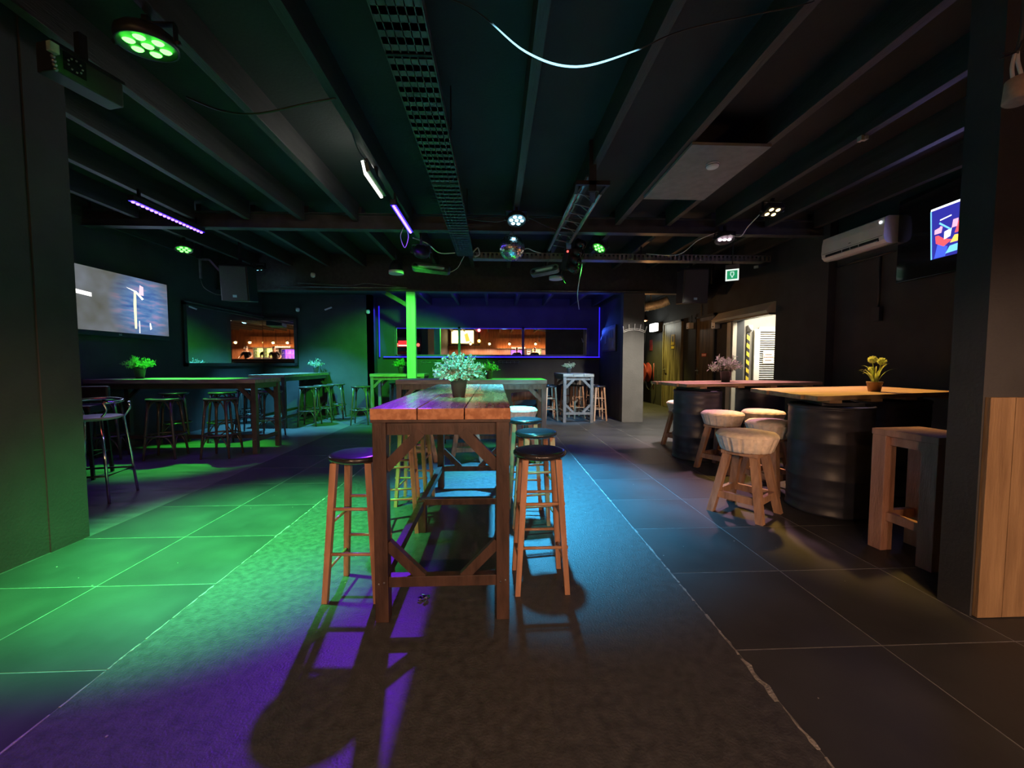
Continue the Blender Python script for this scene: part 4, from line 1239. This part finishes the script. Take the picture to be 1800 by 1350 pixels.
# white work light on the joist
t = thing('work_light', 'white slim flood light clipped to a left ceiling joist', 'lamp', (-1.17, 4.0, 3.03))
Mw = Matrix.Rotation(R(-12), 4, 'Y')
MB(Mw).box(-.02, -.27, -.06, .02, .27, .06, .006).build('housing', M_greym, t)
MB(Mw).box(-.045, -.26, -.075, -.02, .26, .05).build('diffuser', emit('work_light_white', (1, .98, .85), 1.2), t)
MB().box(-.01, -.02, .02, .02, .02, .12).build('clip', M_blackm, t)
MB().tube(catmull([(0, -.27, .02), (-.03, -.4, .06), (-.02, -.55, .1), (.0, -.7, .12)]), .007, 6).build('lead', M_bcable, t)
lamp('AREA', 'work_light_glow', (-.05, 0, .0), (1, .97, .86), 1.6, t, (-1, 0, .25), size=.08, sy=.5)

# mirror ball
t = thing('mirror_ball', 'silver mirror ball hanging under the white-blue lamp', 'mirror ball', (.218, 5.2, 2.725), 0.2)
mb = MB()
rb = random.Random(5)
r_ = .165
nm = 22
for i in range(nm):
    t0, t1 = PI * i / nm, PI * (i + 1) / nm
    tm = (t0 + t1) / 2
    nn = max(5, int(44 * math.sin(tm)))
    for k in range(nn):
        a0, a1 = 2 * PI * k / nn, 2 * PI * (k + .94) / nn
        t1g = t0 + (t1 - t0) * .94
        am = (a0 + a1) / 2
        nrm = Vector((math.sin(tm) * math.cos(am), math.sin(tm) * math.sin(am), math.cos(tm)))
        jit = Vector((rb.gauss(0, .07), rb.gauss(0, .07), rb.gauss(0, .07)))
        pl = (nrm + jit).normalized()
        vs_ = []
        for tt, aa in ((t0, a0), (t0, a1), (t1g, a1), (t1g, a0)):
            p = Vector((math.sin(tt) * math.cos(aa), math.sin(tt) * math.sin(aa), math.cos(tt)))
            d = (p - nrm)
            d = d - pl * d.dot(pl)
            vs_.append((nrm + d) * r_)
        mb.add(vs_, [(0, 1, 2, 3)])
o = mb.build('mirror_facets', mat('mirror_tiles', (.85, .88, .90), .24, 1.0, scale=60, var=.1), t, 'stuff')
MB().sphere((0, 0, 0), .160, 24, 16).build('core', M_greym, t)
MB().lathe([(0, .158), (.03, .16), (.03, .185), (.018, .20), (0, .20)], 16).build('cap', M_greym, t)
MB().cyl((0, 0, .19), (0, 0, .42), .004).build('cord', M_bcable, t)

# cable trays
t = thing('cable_tray', 'long perforated cable tray running along the ceiling above the middle table', 'cable tray', (-.48, 0, 2.95))
ys = [0.3, 2.32, 3.90, 5.2, 6.45]
for i in range(4):
    a, b = ys[i] + .004, ys[i + 1] - .004
    skew = 0
    mb = MB()
    mb.box(-.125, a, 0, -.122, b, .10).box(.122, a, 0, .125, b, .10)
    for xx in (-.112, -.067, -.022, .022, .067, .112):
        mb.box(xx - .0195, a, 0, xx + .0195, b, .003)
    n = max(4, int((b - a) / .09))
    for k in range(n + 1):
        y = a + (b - a) * k / n
        mb.box(-.125, max(a, y - .024), 0, .125, min(b, y + .024), .003)
    mb.build('tray_section', M_tray, t)
    MB().box(-.128, b - .006, -.004, .128, b + .012, .0).build('joint_plate', M_blackm, t)
for y in (1.2, 3.2, 5.0):
    MB().box(-.14, y - .01, .10, .14, y + .01, .115).box(-.14, y - .01, .10, -.13, y + .01, .43).box(.13, y - .01, .10, .14, y + .01, .43).build('hanger', M_blackm, t)
for k in range(4):
    MB().tube(catmull([(-.09 + .05 * k, .4, .02), (-.08 + .05 * k + .02 * math.sin(k), 2.2, .025), (-.07 + .045 * k, 4.2, .02), (-.08 + .05 * k, 6.3, .025)], 5), .009, 6).build('cable', M_bcable, t)
t = thing('cable_tray', 'narrow perforated cable tray running crosswise behind the mirror ball', 'cable tray', (0, 6.40, 2.90))
mb = MB()
a, b = -.36, 4.55
mb.box(a, .0, 0, b, .003, .014).box(a, 0, .086, b, .003, .10).box(a, 0, 0, b, .16, .003).box(a, .157, 0, b, .16, .10)
n = 70
for k in range(n + 1):
    x = a + (b - a) * k / n
    mb.box(max(a, x - .018), .0, .014, min(b, x + .018), .003, .086)
mb.build('tray_section', mat('grey_cable_tray', (.22, .21, .20), .45, .4, scale=9, var=.3), t)
for x in (.9, 2.4, 3.9):
    MB().box(x - .01, .07, .0, x + .01, .09, .24).build('hanger', M_blackm, t)
tag(MB().beam((4.0, 5.95, 2.70), (4.72, 6.7, 2.95), .06, .04).build('tray_offcut', M_tray), 'slanted tray piece by the right wall behind the exit sign', 'cable tray')

# truss with effect light
t = thing('lighting_truss', 'triangular lighting truss hung along the ceiling right of the mirror ball', 'truss', (.945, 5.05, 2.95))
ch = [(-.125, 0, 0), (.125, 0, 0), (0, 0, .17)]
for c in ch:
    MB().cyl((c[0], -1.0, c[2]), (c[0], 1.0, c[2]), .022, n=12).build('chord', M_greym, t)
for k in range(8):
    y0_, y1_ = -1 + k * .25, -1 + (k + .5) * .25
    for a, b in ((0, 1), (1, 2), (2, 0)):
        MB().cyl((ch[a][0], y0_, ch[a][2]), (ch[b][0], y1_, ch[b][2]), .007, n=6).build('lacing', M_greym, t)
MB().box(-.035, -1.19, -.06, .035, -1.16, .42).box(-.16, -1.19, .0, .17, -1.16, .04).beam((-.15, -1.175, .02), (-.125, -.98, .0), .03, .03).beam((.16, -1.175, .02), (.125, -.98, .0), .03, .03).build('hanging_plate', M_black, t)
MB().beam((0, -1.17, -.05), (.06, -.95, -.06), .05, .03).build('hook', M_black, t)
for yy in (.2, .75):
    MB().box(-.012, yy - .012, .17, .012, yy + .012, .22).build('hanger', M_blackm, t)
t = thing('effect_light', 'black multi-barrel effect light hanging from the end of the truss', 'lamp', (1.17, 5.82, 2.86), R(-25))
MB().beam((-.02, -.05, .22), (-.16, .05, -.24), .10, .12).build('body', M_black, t)
MB().box(-.10, -.115, .02, -.03, -.105, .14).build('label_plate', mat('blue_label', (.12, .25, .45), .4, scale=10, var=.3), t)
MB().sphere((-.075, -.13, -.02), .016, 8, 6).build('indicator', emit('red_indicator', (1, .05, .04), 1.5), t)
for k in range(4):
    c = Vector((.03 - .035 * k, 0, .14 - .115 * k))
    d = Vector((.75, -.45, -.55)).normalized()
    b = MB().cyl(c, c + d * .15, .055, .062, 16).build('barrel', M_black, t)
    MB().cyl(c + d * .15, c + d * .155, .05, .05, 16).build('lens', M_screenoff, b)
MB().tube(catmull([(-.15, .0, -.2), (-.2, -.02, -.3), (-.16, 0, -.42), (-.14, 0, -.45)]), .006, 6).build('lead', M_bcable, t)
MB().tube(catmull([(.12, -.05, -.2), (.0, .3, -.35), (-.12, .7, -.5), (-.3, 1.6, -.62)]), .007, 6).build('lead', M_rope, t)
MB().box(-.03, -.02, .20, .03, .02, .28).build('clamp', M_blackm, t)
lamp('SPOT', 'effect_beam', (1.42, 5.98, 2.62), (.10, .55, 1.0), 300, None, (1.45, 8.3, .5), 34, .7, .05)

# patio heaters
def heater(label, p0, p1, tilt, tint):
    p0, p1 = Vector(p0), Vector(p1)
    c = (p0 + p1) / 2
    d = p1 - p0
    t = thing('patio_heater', label, 'heater', c, math.atan2(d.y, d.x), 'infrared ceiling heaters')
    L = d.length / 2
    sl = math.atan2(d.z, Vector((d.x, d.y, 0)).length)
    M = Matrix.Rotation(-sl, 4, 'Y') @ Matrix.Rotation(tilt, 4, 'X')
    n = 8
    poly = [(-L + .06 + .06 * math.cos(PI / 2 + PI * k / n), .06 * math.sin(PI / 2 + PI * k / n)) for k in range(n + 1)] + [(L - .06 + .06 * math.cos(-PI / 2 + PI * k / n), .06 * math.sin(-PI / 2 + PI * k / n)) for k in range(n + 1)]
    MB(M @ Matrix.Rotation(PI / 2, 4, 'X')).prism(poly, -.05, .05).build('housing', M_greym, t)
    MB(M).box(-L + .11, -.056, -.022, L - .11, -.05, .026).build('reflector', mat('heater_reflector', (.72, .75, .72), .3, .3, scale=5, var=.08), t)
    MB(M).cyl((-L + .10, -.062, 0), (L - .10, -.062, 0), .006).build('heating_tube', M_white, t)
    for s_ in (-1, 1):
        MB(M @ Matrix.Rotation(PI / 2, 4, 'X')).lathe([(0, .05), (.03, .05), (.03, .056), (0, .056)], 16, (s_ * (L - .06), 0, 0)).build('end_cap', M_black, t)
    MB().box(-.02, .04, .02, .02, .06, 3.14 - c.z).build('bracket', M_blackm, t)
heater('grey infrared heater hanging under the green lamp near the post', (-1.36, 6.55, 2.80), (-.74, 6.62, 2.75), R(-18), 0)
heater('green-tinged infrared heater hanging beside the effect light', (.60, 6.72, 2.74), (1.06, 6.55, 2.80), R(-18), 0)
for lb, x, y, z in (('round black ceiling fan heater with pale ring left of the post', -1.66, 6.75, 2.74), ('round pale-rimmed ceiling spot under the right heater', 1.07, 6.98, 2.72)):
    t = thing('round_spot', lb, 'lamp', (x, y, z), 0, 'round black ceiling spots')
    MB().lathe([(0, .20), (.05, .20), (.10, .12), (.118, .03), (.118, -.005), (.10, -.005), (.085, .03), (0, .04)], 28).build('housing', M_black, t)
    MB().lathe([(.119, -.02), (.122, -.02), (.122, .03), (.119, .03)], 28).build('rim', M_white, t)
    MB().cyl((0, 0, .2), (0, 0, 3.14 - z), .012).build('stem', M_blackm, t)

# cord across the ceiling; the light it catches is put in as emission
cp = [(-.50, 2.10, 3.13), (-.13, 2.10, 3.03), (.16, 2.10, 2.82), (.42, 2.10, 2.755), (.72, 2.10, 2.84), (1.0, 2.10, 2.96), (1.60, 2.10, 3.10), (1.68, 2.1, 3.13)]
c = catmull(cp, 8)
t = thing('painted_glint_cable', 'thin cord sagging between the ceiling joists, its pale-blue highlight painted as emission', 'cord', (0, 0, 0))
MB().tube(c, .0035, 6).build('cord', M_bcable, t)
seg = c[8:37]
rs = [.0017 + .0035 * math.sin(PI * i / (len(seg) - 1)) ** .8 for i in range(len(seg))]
MB().tube(seg, rs, 8).build('emissive_tube', emit('cord_painted_glint', (.30, .72, 1.0), .8), t)

# loose cables
def cable(label, pts, m, r=.006):
    tag(MB().tube(catmull(pts, 8), r, 6).build('loose_cable', m), label, 'cable', 'loose ceiling cables')
cable('white cable from the violet bar to the long tray', [(-1.12, 5.5, 2.93), (-1.0, 5.9, 2.98), (-.85, 6.1, 2.90), (-.62, 6.2, 2.93)], M_rope, .008)
cable('grey cable looping from the heater to the tray end', [(-.75, 6.6, 2.72), (-.62, 6.55, 2.78), (-.55, 6.5, 2.88), (-.5, 6.45, 2.95)], M_rope, .006)
cable('black cable hanging under the upper left joists', [(-2.2, 3.0, 3.12), (-1.95, 3.0, 3.03), (-1.7, 3.0, 3.02), (-1.35, 3.0, 3.10), (-1.15, 3.0, 3.14)], M_bcable, .007)
cable('grey cable running from the white-blue lamp to the truss', [(.26, 4.98, 3.08), (.45, 5.0, 3.03), (.65, 5.1, 2.98), (.82, 5.2, 2.96)], M_bcable, .006)
cable('dark cable running from the tray to the white-blue lamp', [(-.36, 5.0, 3.02), (-.1, 5.0, 2.99), (.1, 5.0, 3.0), (.24, 4.97, 3.08)], M_bcable, .006)
cable('white cable drooping between the amber and the pinkish lamps', [(3.2, 4.6, 3.06), (3.15, 4.85, 2.93), (3.2, 5.1, 2.88), (3.2, 5.4, 3.02)], M_rope, .006)
cable('pale cable dropping from the pinkish lamp to the cross tray', [(3.1, 5.45, 3.05), (2.85, 5.5, 2.95), (2.7, 5.8, 2.83), (2.45, 6.38, 3.0)], M_rope, .006)
cable('white cable loop on the cross tray right of the mirror ball', [(.35, 6.42, 2.99), (.5, 6.38, 3.06), (.62, 6.38, 3.02), (.78, 6.42, 2.99)], M_rope, .007)
cable('white cable tied around the end of the long tray', [(-.35, 6.3, 2.97), (-.28, 6.34, 3.05), (-.25, 6.34, 2.95), (-.32, 6.3, 2.90)], M_rope, .012)
cable('violet-lit strap hanging from the end of the violet bar', [(-1.22, 5.4, 3.04), (-1.27, 5.42, 2.92), (-1.22, 5.44, 2.78), (-1.17, 5.44, 2.92), (-1.19, 5.4, 3.04)], M_rope, .005)
cable('pale cable lying along the far header beam', [(-3.9, 7.97, 2.80), (-2.9, 7.97, 2.76), (-2.5, 7.97, 2.80), (-1.75, 7.97, 2.72)], M_greym, .008)
tag(MB().tube([(-4.2, 7.96, 2.72), (-1.8, 7.96, 2.72)], .012, 8).build('cable_conduit', M_greym), 'thin grey conduit along the header beam left of the green post', 'conduit')
tag(MB().tube([(-.1, 8.0, 2.685), (3.3, 7.97, 2.685)], .010, 8).build('cable_conduit', M_greym), 'thin grey conduit along the header beam above the grey pillar', 'conduit')
# little white wall gadgets
for lb, x, y, z in (('small white sensor under the header beam on the left', -3.55, 7.9, 2.93), ('small white spot high on the back wall above the back mirror', -4.6, 9.42, 2.46), ('small white camera left of the alcove', -2.98, 9.40, 2.42)):
    t = thing('ceiling_sensor', lb, 'sensor', (x, y, z), 0, 'small white sensors')
    MB().lathe([(0, .05), (.035, .05), (.045, .02), (.04, -.02), (.02, -.035), (0, -.035)], 16).build('body', M_white, t)
    MB().box(-.012, -.012, .04, .012, .1 if y < 9 else .08, .07).build('mount', M_blackm, t)
t = thing('wall_spot', 'small black spotlight bar on the back wall above the cyan-lit table', 'lamp', (-3.9, 9.42, 2.5))
MB().beam((-.08, 0, -.03), (.08, 0, .03), .03, .03).build('bar', M_white, t)
MB().box(-.02, 0, -.02, .02, .08, .02).build('mount', M_blackm, t)

# control box high at the near left
t = thing('light_controller', 'dim black lamp controller box with a pale plug high over the near left wall', 'controller', (-2.42, 2.50, 2.84), R(76))
MB().box(-.165, -.06, -.02, .165, .06, .14, .006).build('casing', M_black, t)
MB().box(-.17, -.07, .115, .17, -.058, .135).build('top_flange', M_blackm, t)
MB().box(-.12, -.064, .015, -.02, -.06, .11).build('display_recess', M_screenoff, t)
for k in range(9):
    a = 2 * PI * k / 9
    MB().sphere((-.07 + .032 * math.cos(a), -.065, .062 + .032 * math.sin(a)), .005, 8, 6).build('button', M_greym, t)
MB().box(-.19, -.09, .06, -.15, -.06, .11, .003).build('plug', M_leafw, t)
for k in range(4):
    MB().sphere((-.172 + .003 * k, -.075, .04 - .02 * k), .011, 8, 6).build('cable_tie', M_greym, t)
MB().box(-.02, -.02, .14, .02, .02, .30).build('mount', M_blackm, t)
# beige lamp holder top right
t = thing('lamp_holder', 'beige cylindrical lamp holder hanging on white cables near the right column', 'lamp', (2.03, 1.50, 2.235), 0)
MB(Matrix.Rotation(R(8), 4, 'Y')).lathe([(0, .004), (.036, .0), (.040, .004), (.042, .085), (.036, .09), (0, .09)], 24).build('socket', mat('beige_socket', (.50, .34, .26), .6, scale=30, var=.15), t)
MB().tube(catmull([(-.02, 0, .08), (-.028, 0, .13), (-.02, 0, .18)]), .006, 8).build('cable', M_rope, t)
MB().tube(catmull([(.02, 0, .08), (.01, 0, .11), (-.005, 0, .15), (-.01, 0, .19)]), .006, 8).build('cable', M_rope, t)
MB().tube(catmull([(-.015, 0, .18), (.0, 0, .24), (.005, 0, .35), (.0, 0, .60), (.0, 0, .90)]), .007, 8).build('hanging_rope', M_tray, t)
for k in range(6):
    a = k * 1.1
    MB().cyl((-.01, 0, .19), (-.01 + .07 * math.cos(a), .03 * math.sin(a), .19 + .02 * math.sin(a * 1.7)), .003, n=6).build('twist_end', M_bcable, t)
t = thing('cable_clip', 'pair of small pale clips on the joist above the dark display', 'clip', (3.11, 3.3, 3.10))
MB().box(-.03, -.02, 0, -.005, .02, .04).build('clip', M_offw, t)
MB().box(.01, -.02, .01, .035, .02, .04).build('clip', M_offw, t)
# wall socket on the near left wall
t = thing('wall_socket', 'small dark wall socket low on the near left wall', 'socket', (-2.875, 2.15, .78))
MB().box(0, -.05, -.05, .02, .05, .05, .006).build('plate', M_tray, t)
MB(Matrix.Rotation(PI / 2, 4, 'Y')).lathe([(.018, .02), (.026, .02), (.026, .026), (.018, .026)], 16).build('ring', M_blackm, t)

# crumpled wrapper under the middle table
mb = MB()
rr = random.Random(9)
for k in range(9):
    p = Vector((rr.uniform(-.02, .02), rr.uniform(-.02, .02), rr.uniform(.0, .012)))
    leaf_quad(mb, p, Vector((rr.gauss(0, 1), rr.gauss(0, 1), .2)), Vector((0, .2, 1)), .03, .02, .4)
o = mb.build('foil_wrapper', M_chrome)
o.location = (-.36, 1.98, .002)
tag(o, 'tiny crumpled silver wrapper on the floor under the middle table', 'wrapper')

# ================================================================== THE BAR BEHIND THE CAMERA (seen in the mirrors)
PF = .36
struct('floor_bar', MB().box(-2.87, -4.85, 0, 6.0, -1.95, PF), M_barwood)
t = thing('bar_counter', 'curved dark bar counter seen in the mirrors', 'counter', (0, 0, PF))
N = 20
front, backp = [], []
for k in range(N + 1):
    x = -1.6 + 4.8 * k / N
    y = -2.05 + .10 * math.sin(k / N * PI * 2.2)
    front.append((x, y))
    backp.append((x, y - .55))
MB().prism([(x, y - .06) for x, y in front] + [(x, y + .06) for x, y in reversed(backp)], 0, 1.05).build('body', M_black, t)
MB().prism(front + list(reversed(backp)), 1.05, 1.10).build('worktop', mat('bar_worktop', (.10, .07, .055), .25, scale=5, var=.3), t)
MB().tube([(x, y + .09, .98) for x, y in front], .02, 8).build('elbow_rail', M_chrome, t)
def cooler(label, x0, x1, z0, z1, col, st, shelves, bcol):
    t = thing('bottle_cooler', label, 'cooler', ((x0 + x1) / 2, -4.6, 0), 0, 'lit coolers behind the bar')
    w_ = (x1 - x0) / 2
    MB().box(-w_, -.24, PF, w_, .20, z0).box(-w_, -.24, z0, -w_ + .02, .20, z1).box(w_ - .02, -.24, z0, w_, .20, z1).box(-w_, -.24, z1 - .02, w_, .20, z1).build('cabinet', M_black, t)
    MB().box(-w_ + .02, -.22, z0 + .01, w_ - .02, -.20, z1 - .02).build('light_panel', emit('cooler_' + label[:8], col, st), t)
    for k in range(shelves):
        z = z0 + (z1 - z0) * (k + .0) / shelves + .01
        MB().box(-w_ + .02, -.2, z, w_ - .02, .16, z + .012).build('shelf', M_greym, t)
        for j in range(4):
            xx = -w_ + .07 + j * (2 * w_ - .14) / 3
            hgt = (z1 - z0) / shelves * .75
            MB().lathe([(.022, 0), (.024, .01), (.024, hgt * .6), (.01, hgt * .8), (.01, hgt)], 8, (xx, .05, z + .012)).build('bottle', bcol, t)
    return t
cooler('yellow lit bottle cooler behind the bar seen in the mirrors', 2.25, 2.83, 1.56, 2.12, (1, .85, .18), 1.6, 3, mat('bottle_green', (.05, .12, .04), .2, scale=5, var=.2))
cooler('white lit bottle cooler next to the yellow one behind the bar', 1.92, 2.20, 1.56, 2.10, (1, .85, .62), .8, 4, mat('bottle_brown', (.12, .05, .02), .2, scale=5, var=.2))
cooler('violet lit bottle cooler behind the bar seen in the mirrors', 0.95, 1.78, 1.50, 2.05, (.22, .05, 1), 2.2, 2, mat('bottle_violet', (.10, .06, .2), .2, scale=5, var=.2))
tag(MB().box(-.2, -4.84, 2.16, 3.5, -4.80, 2.80).build('back_panel', M_barwood), 'orange wood panel behind the bar lamps', 'panel')
t = thing('glass_rack', 'rack of hanging wine glasses above the violet cooler', 'rack', (1.38, -3.9, 2.32))
MB().box(-.42, -.15, .0, .42, .15, .03).build('shelf', M_barwood, t)
for k in range(9):
    MB().lathe([(.03, -.02), (.004, -.03), (.004, -.1), (.03, -.13), (.034, -.18), (.03, -.2)], 10, (-.38 + k * .095, .05, 0)).build('glass', mat('rack_glass', (.7, .6, .5), .1, scale=4, var=.05, metal=.3), t)
MB().box(-.4, -.01, .03, -.38, .01, 1.0).box(.38, -.01, .03, .4, .01, 1.0).build('rod', M_blackm, t)
for n, x in enumerate((-1.45, -.35, .82, 1.60, 2.35, 3.1)):  # leftmost pendant is added to throw light on the square stool's leg
    t = thing('pendant_lamp', ('first', 'second', 'third', 'fourth', 'fifth', 'sixth')[n] + ' warm pendant bulb from the left over the bar, seen in the mirrors', 'lamp', (x, -3.3, 2.36), 0, 'warm pendant lamps over the bar')
    MB().sphere((0, 0, 0), .055, 14, 10).build('bulb', emit('warm_bulb', (1, .58, .20), 13), t)
    MB().lathe([(.02, .14), (.03, .12), (.11, .05), (.112, .045), (.03, .10), (.02, .10)], 20).build('shade', M_blackm, t)
    MB().cyl((0, 0, .12), (0, 0, .96), .005).build('cord', M_bcable, t)
    lamp('SPOT', 'warm_light', (0, .0, -.085), (1, .57, .35), 76, t, (0, 0, -3), 172, .15, .04)
t = thing('added_strip_lamp', 'added unseen warm strip lamp washing the wood panel above the bar coolers', 'lamp', (1.65, -4.66, 2.13))  # added light source to brighten the panel around the pendants
MB().box(-1.6, -.02, 0, 1.6, .02, .02).build('channel', M_black, t)
MB().box(-1.58, -.018, .02, 1.58, .015, .024).build('diffuser', emit('warm_strip', (1, .5, .15), 1.0), t)
lamp('AREA', 'strip_glow', (0, 0, .03), (1, .45, .16), 9, t, (0, -.1, 1), size=3.1, sy=.03)
# lit picture box with bulbs
t = thing('light_box', 'glowing yellow picture box with coloured bulbs seen in the mirror strip', 'sign', (-2.0, -4.4, 2.84))
MB().box(-.70, -.10, -.42, .70, 0, .42).build('casing', M_offw, t)
MB().box(-.66, 0, -.38, .66, .01, .38).build('panel', emit('lightbox_panel', (1, .72, .25), 2.4), t)
flat([(-.45, -.25), (-.2, -.3), (-.1, .15), (-.3, .25)], emit('lightbox_dark', (.8, .35, .05), .9), 'picture_shape', t, Matrix(((-1, 0, 0, 0), (0, 0, 1, .0105), (0, 1, 0, 0), (0, 0, 0, 1))))
flat([(.0, -.2), (.5, -.1), (.45, .1), (.1, .0)], emit('lightbox_white', (1, .95, .7), 3.0), 'picture_shape', t, Matrix(((-1, 0, 0, 0), (0, 0, 1, .0105), (0, 1, 0, 0), (0, 0, 0, 1))))
for x, z, c_, nm_ in ((-1.0, .40, (1, .50, .06), 'amber'), (-1.0, -.25, (1, .10, .10), 'red'), (1.0, .40, (1, .03, .05), 'red'), (1.0, -.25, (1, .50, .06), 'amber')):
    MB().sphere((x, .05, z), .085, 14, 10).build('bulb', emit('signal_' + nm_, c_, 7), t)
MB().box(-1.05, -.1, -.5, -.95, -.02, .5).box(.95, -.1, -.5, 1.05, -.02, .5).box(-1.05, -.1, -.52, 1.05, -.02, -.46).build('frame', M_black, t)
# red lit game cabinet in the left bay
t = thing('game_cabinet', 'red glowing game cabinet in the left bay seen in the mirror strip', 'cabinet', (-3.75, 2.48, 0))
MB().box(-.55, -.17, 0, .55, .12, 2.35, .01).build('cabinet', M_black, t)
MB().box(-.50, .12, 1.30, .50, .13, 1.75).build('glass', M_screenoff, t)
MB().box(-.42, .12, 1.95, .1, .15, 2.20, .02).build('light_bar', emit('red_glow', (1, .03, .03), .55), t)
MB().box(-.42, .15, 1.97, .1, .155, 2.02).build('emissive_tube', emit('red_tube', (1, .30, .25), 1.6), t)
for x in (-.47, .25, .42):
    MB().sphere((x, .14, 2.02), .07, 12, 8).build('red_lamp', emit('red_lamp', (1, .08, .06), 1.3), t)
# more red lamps further right
# ------------------------------------------------------------------ two people behind the bar
def skin_obj(name, verts, edges, radii, m, parent, root=0, sub=2):
    me = bpy.data.meshes.new(name)
    me.from_pydata([tuple(v) for v in verts], edges, [])
    o = link(name, me, parent)
    me.materials.append(m)
    md = o.modifiers.new('Skin', 'SKIN')
    md.use_smooth_shade = True
    sv = me.skin_vertices[0].data
    for i, r_ in enumerate(radii):
        sv[i].radius = (r_, r_) if not isinstance(r_, tuple) else r_
        sv[i].use_root = (i == root)
    s_ = o.modifiers.new('Subsurf', 'SUBSURF')
    s_.levels = sub
    s_.render_levels = sub
    return o
def person(label, x, y, z, face, hands, lean, hair):
    """standing figure behind the counter; local +Y is forward"""
    t = thing('person', label, 'person', (x, y, z), face, 'people behind the bar')
    V, E, Rr = [], [], []
    def add(p, r_, par_=None):
        V.append(Vector(p)); Rr.append(r_)
        if par_ is not None:
            E.append((par_, len(V) - 1))
        return len(V) - 1
    fw = lean
    pel = add((0, 0, .96), (.15, .11))
    wa = add((0, fw * .35, 1.12), (.14, .10), pel)
    chx = add((0, fw * .75, 1.32), (.165, .115), wa)
    nk0 = add((0, fw * .95, 1.46), (.085, .08), chx)
    nk = add((0, fw * 1.05, 1.53), .055, nk0)
    for s_ in (-1, 1):
        hp = add((s_ * .095, 0, .90), .092, pel)
        kn = add((s_ * .11, .03, .50), .062, hp)
        an = add((s_ * .115, -.01, .09), .042, kn)
        he = add((s_ * .12, .10, .035), .038, an)
        add((s_ * .125, .19, .025), .028, he)
        sh = add((s_ * .19, fw * .9, 1.42), .062, nk0)
        hx, hy, hz = hands[0 if s_ < 0 else 1]
        el = Vector(((s_ * .19 + hx) / 2 + s_ * .07, (fw * .9 + hy) / 2 - .05, (1.42 + hz) / 2 - .05))
        e_ = add(el, .042, sh)
        wr = add((hx, hy, hz + .01), .027, e_)
        d = (Vector((hx, hy, hz)) - el)
        d.z = 0
        d.normalize()
        sd = Vector((d.y, -d.x, 0))
        pm = add(Vector((hx, hy, hz)) + d * .05, (.034, .018), wr)
        for j in range(4):
            o_ = sd * (.027 - .018 * j)
            L = (.062, .072, .068, .052)[j]
            b_ = add(Vector((hx, hy, hz)) + d * .085 + o_, .009, pm)
            m_ = add(Vector((hx, hy, hz + .006)) + d * (.085 + L * .5) + o_ * 1.15, .0085, b_)
            add(Vector((hx, hy, hz - .006)) + d * (.085 + L) + o_ * 1.2, .007, m_)
        tb = add(Vector((hx, hy, hz)) + d * .04 - sd * s_ * .04, .010, wr)
        add(Vector((hx, hy, hz - .004)) + d * .085 - sd * s_ * .055, .008, tb)
    skin_obj('body', V, E, Rr, M_skin, t)
    # clothes: shirt and trousers
    sv, se, sr = [], [], []
    def a2(p, r_, q=None):
        sv.append(Vector(p)); sr.append(r_)
        if q is not None:
            se.append((q, len(sv) - 1))
        return len(sv) - 1
    p0 = a2((0, 0, .93), (.165, .125)); p1 = a2((0, fw * .35, 1.12), (.155, .115), p0); p2 = a2((0, fw * .75, 1.32), (.18, .13), p1); p3 = a2((0, fw * .95, 1.455), (.09, .085), p2)
    for s_ in (-1, 1):
        hx, hy, hz = hands[0 if s_ < 0 else 1]
        el = Vector(((s_ * .19 + hx) / 2 + s_ * .07, (fw * .9 + hy) / 2 - .05, (1.42 + hz) / 2 - .05))
        q = a2((s_ * .19, fw * .9, 1.425), .075, p3)
        a2(Vector((s_ * .19, fw * .9, 1.42)).lerp(el, .72), .062, q)
    skin_obj('tshirt', sv, se, sr, M_cloth, t)
    tv, te, tr = [Vector((0, 0, .98))], [], [(.16, .12)]
    for s_ in (-1, 1):
        b_ = len(tv)
        tv += [Vector((s_ * .095, 0, .90)), Vector((s_ * .11, .03, .50)), Vector((s_ * .115, -.01, .08))]
        tr += [.102, .075, .062]
        te += [(0, b_), (b_, b_ + 1), (b_ + 1, b_ + 2)]
    skin_obj('trousers', tv, te, tr, mat('dark_jeans', (.02, .025, .04), .8, scale=30, var=.2), t)
    hd = Vector((0, fw * 1.15 + .02, 1.64))
    h_ = MB()
    h_.sphere(hd, .105, 20, 14, (.76, .92, 1.12))
    h_.sphere(hd + Vector((0, .045, -.06)), .062, 14, 10, (.85, .8, .8))
    h_.sphere(hd + Vector((0, .102, -.012)), .017, 8, 6, (.8, 1, 1.4))
    for s_ in (-1, 1):
        h_.sphere(hd + Vector((s_ * .08, 0, -.01)), .024, 8, 6, (.4, .8, 1.2))
    hb = h_.build('head', M_skin, t)
    ey = MB()
    for s_ in (-1, 1):
        ey.sphere(hd + Vector((s_ * .033, .085, .008)), .012, 8, 6)
    ey.build('eyes', M_paper, hb)
    MB().box(hd.x - .022, hd.y + .088, hd.z - .062, hd.x + .022, hd.y + .098, hd.z - .054, .002).build('mouth', mat('lips', (.35, .1, .08), .5, scale=9, var=.1), hb)
    MB().sphere(hd + Vector((0, -.018, .03)), .108, 18, 12, (.80, .92, 1.0)).build('hair', hair, t)
    return t
person('bartender in a black T-shirt leaning both arms on the counter, near the yellow cooler', 2.25, -2.98, PF, 0.0, [(-.26, .42, 1.12), (.24, .44, 1.12)], .16, M_hair)
person('bartender in a black T-shirt bending over the counter, near the violet cooler', 1.30, -3.0, PF, R(14), [(-.30, .46, 1.12), (.12, .50, 1.12)], .30, M_hair)
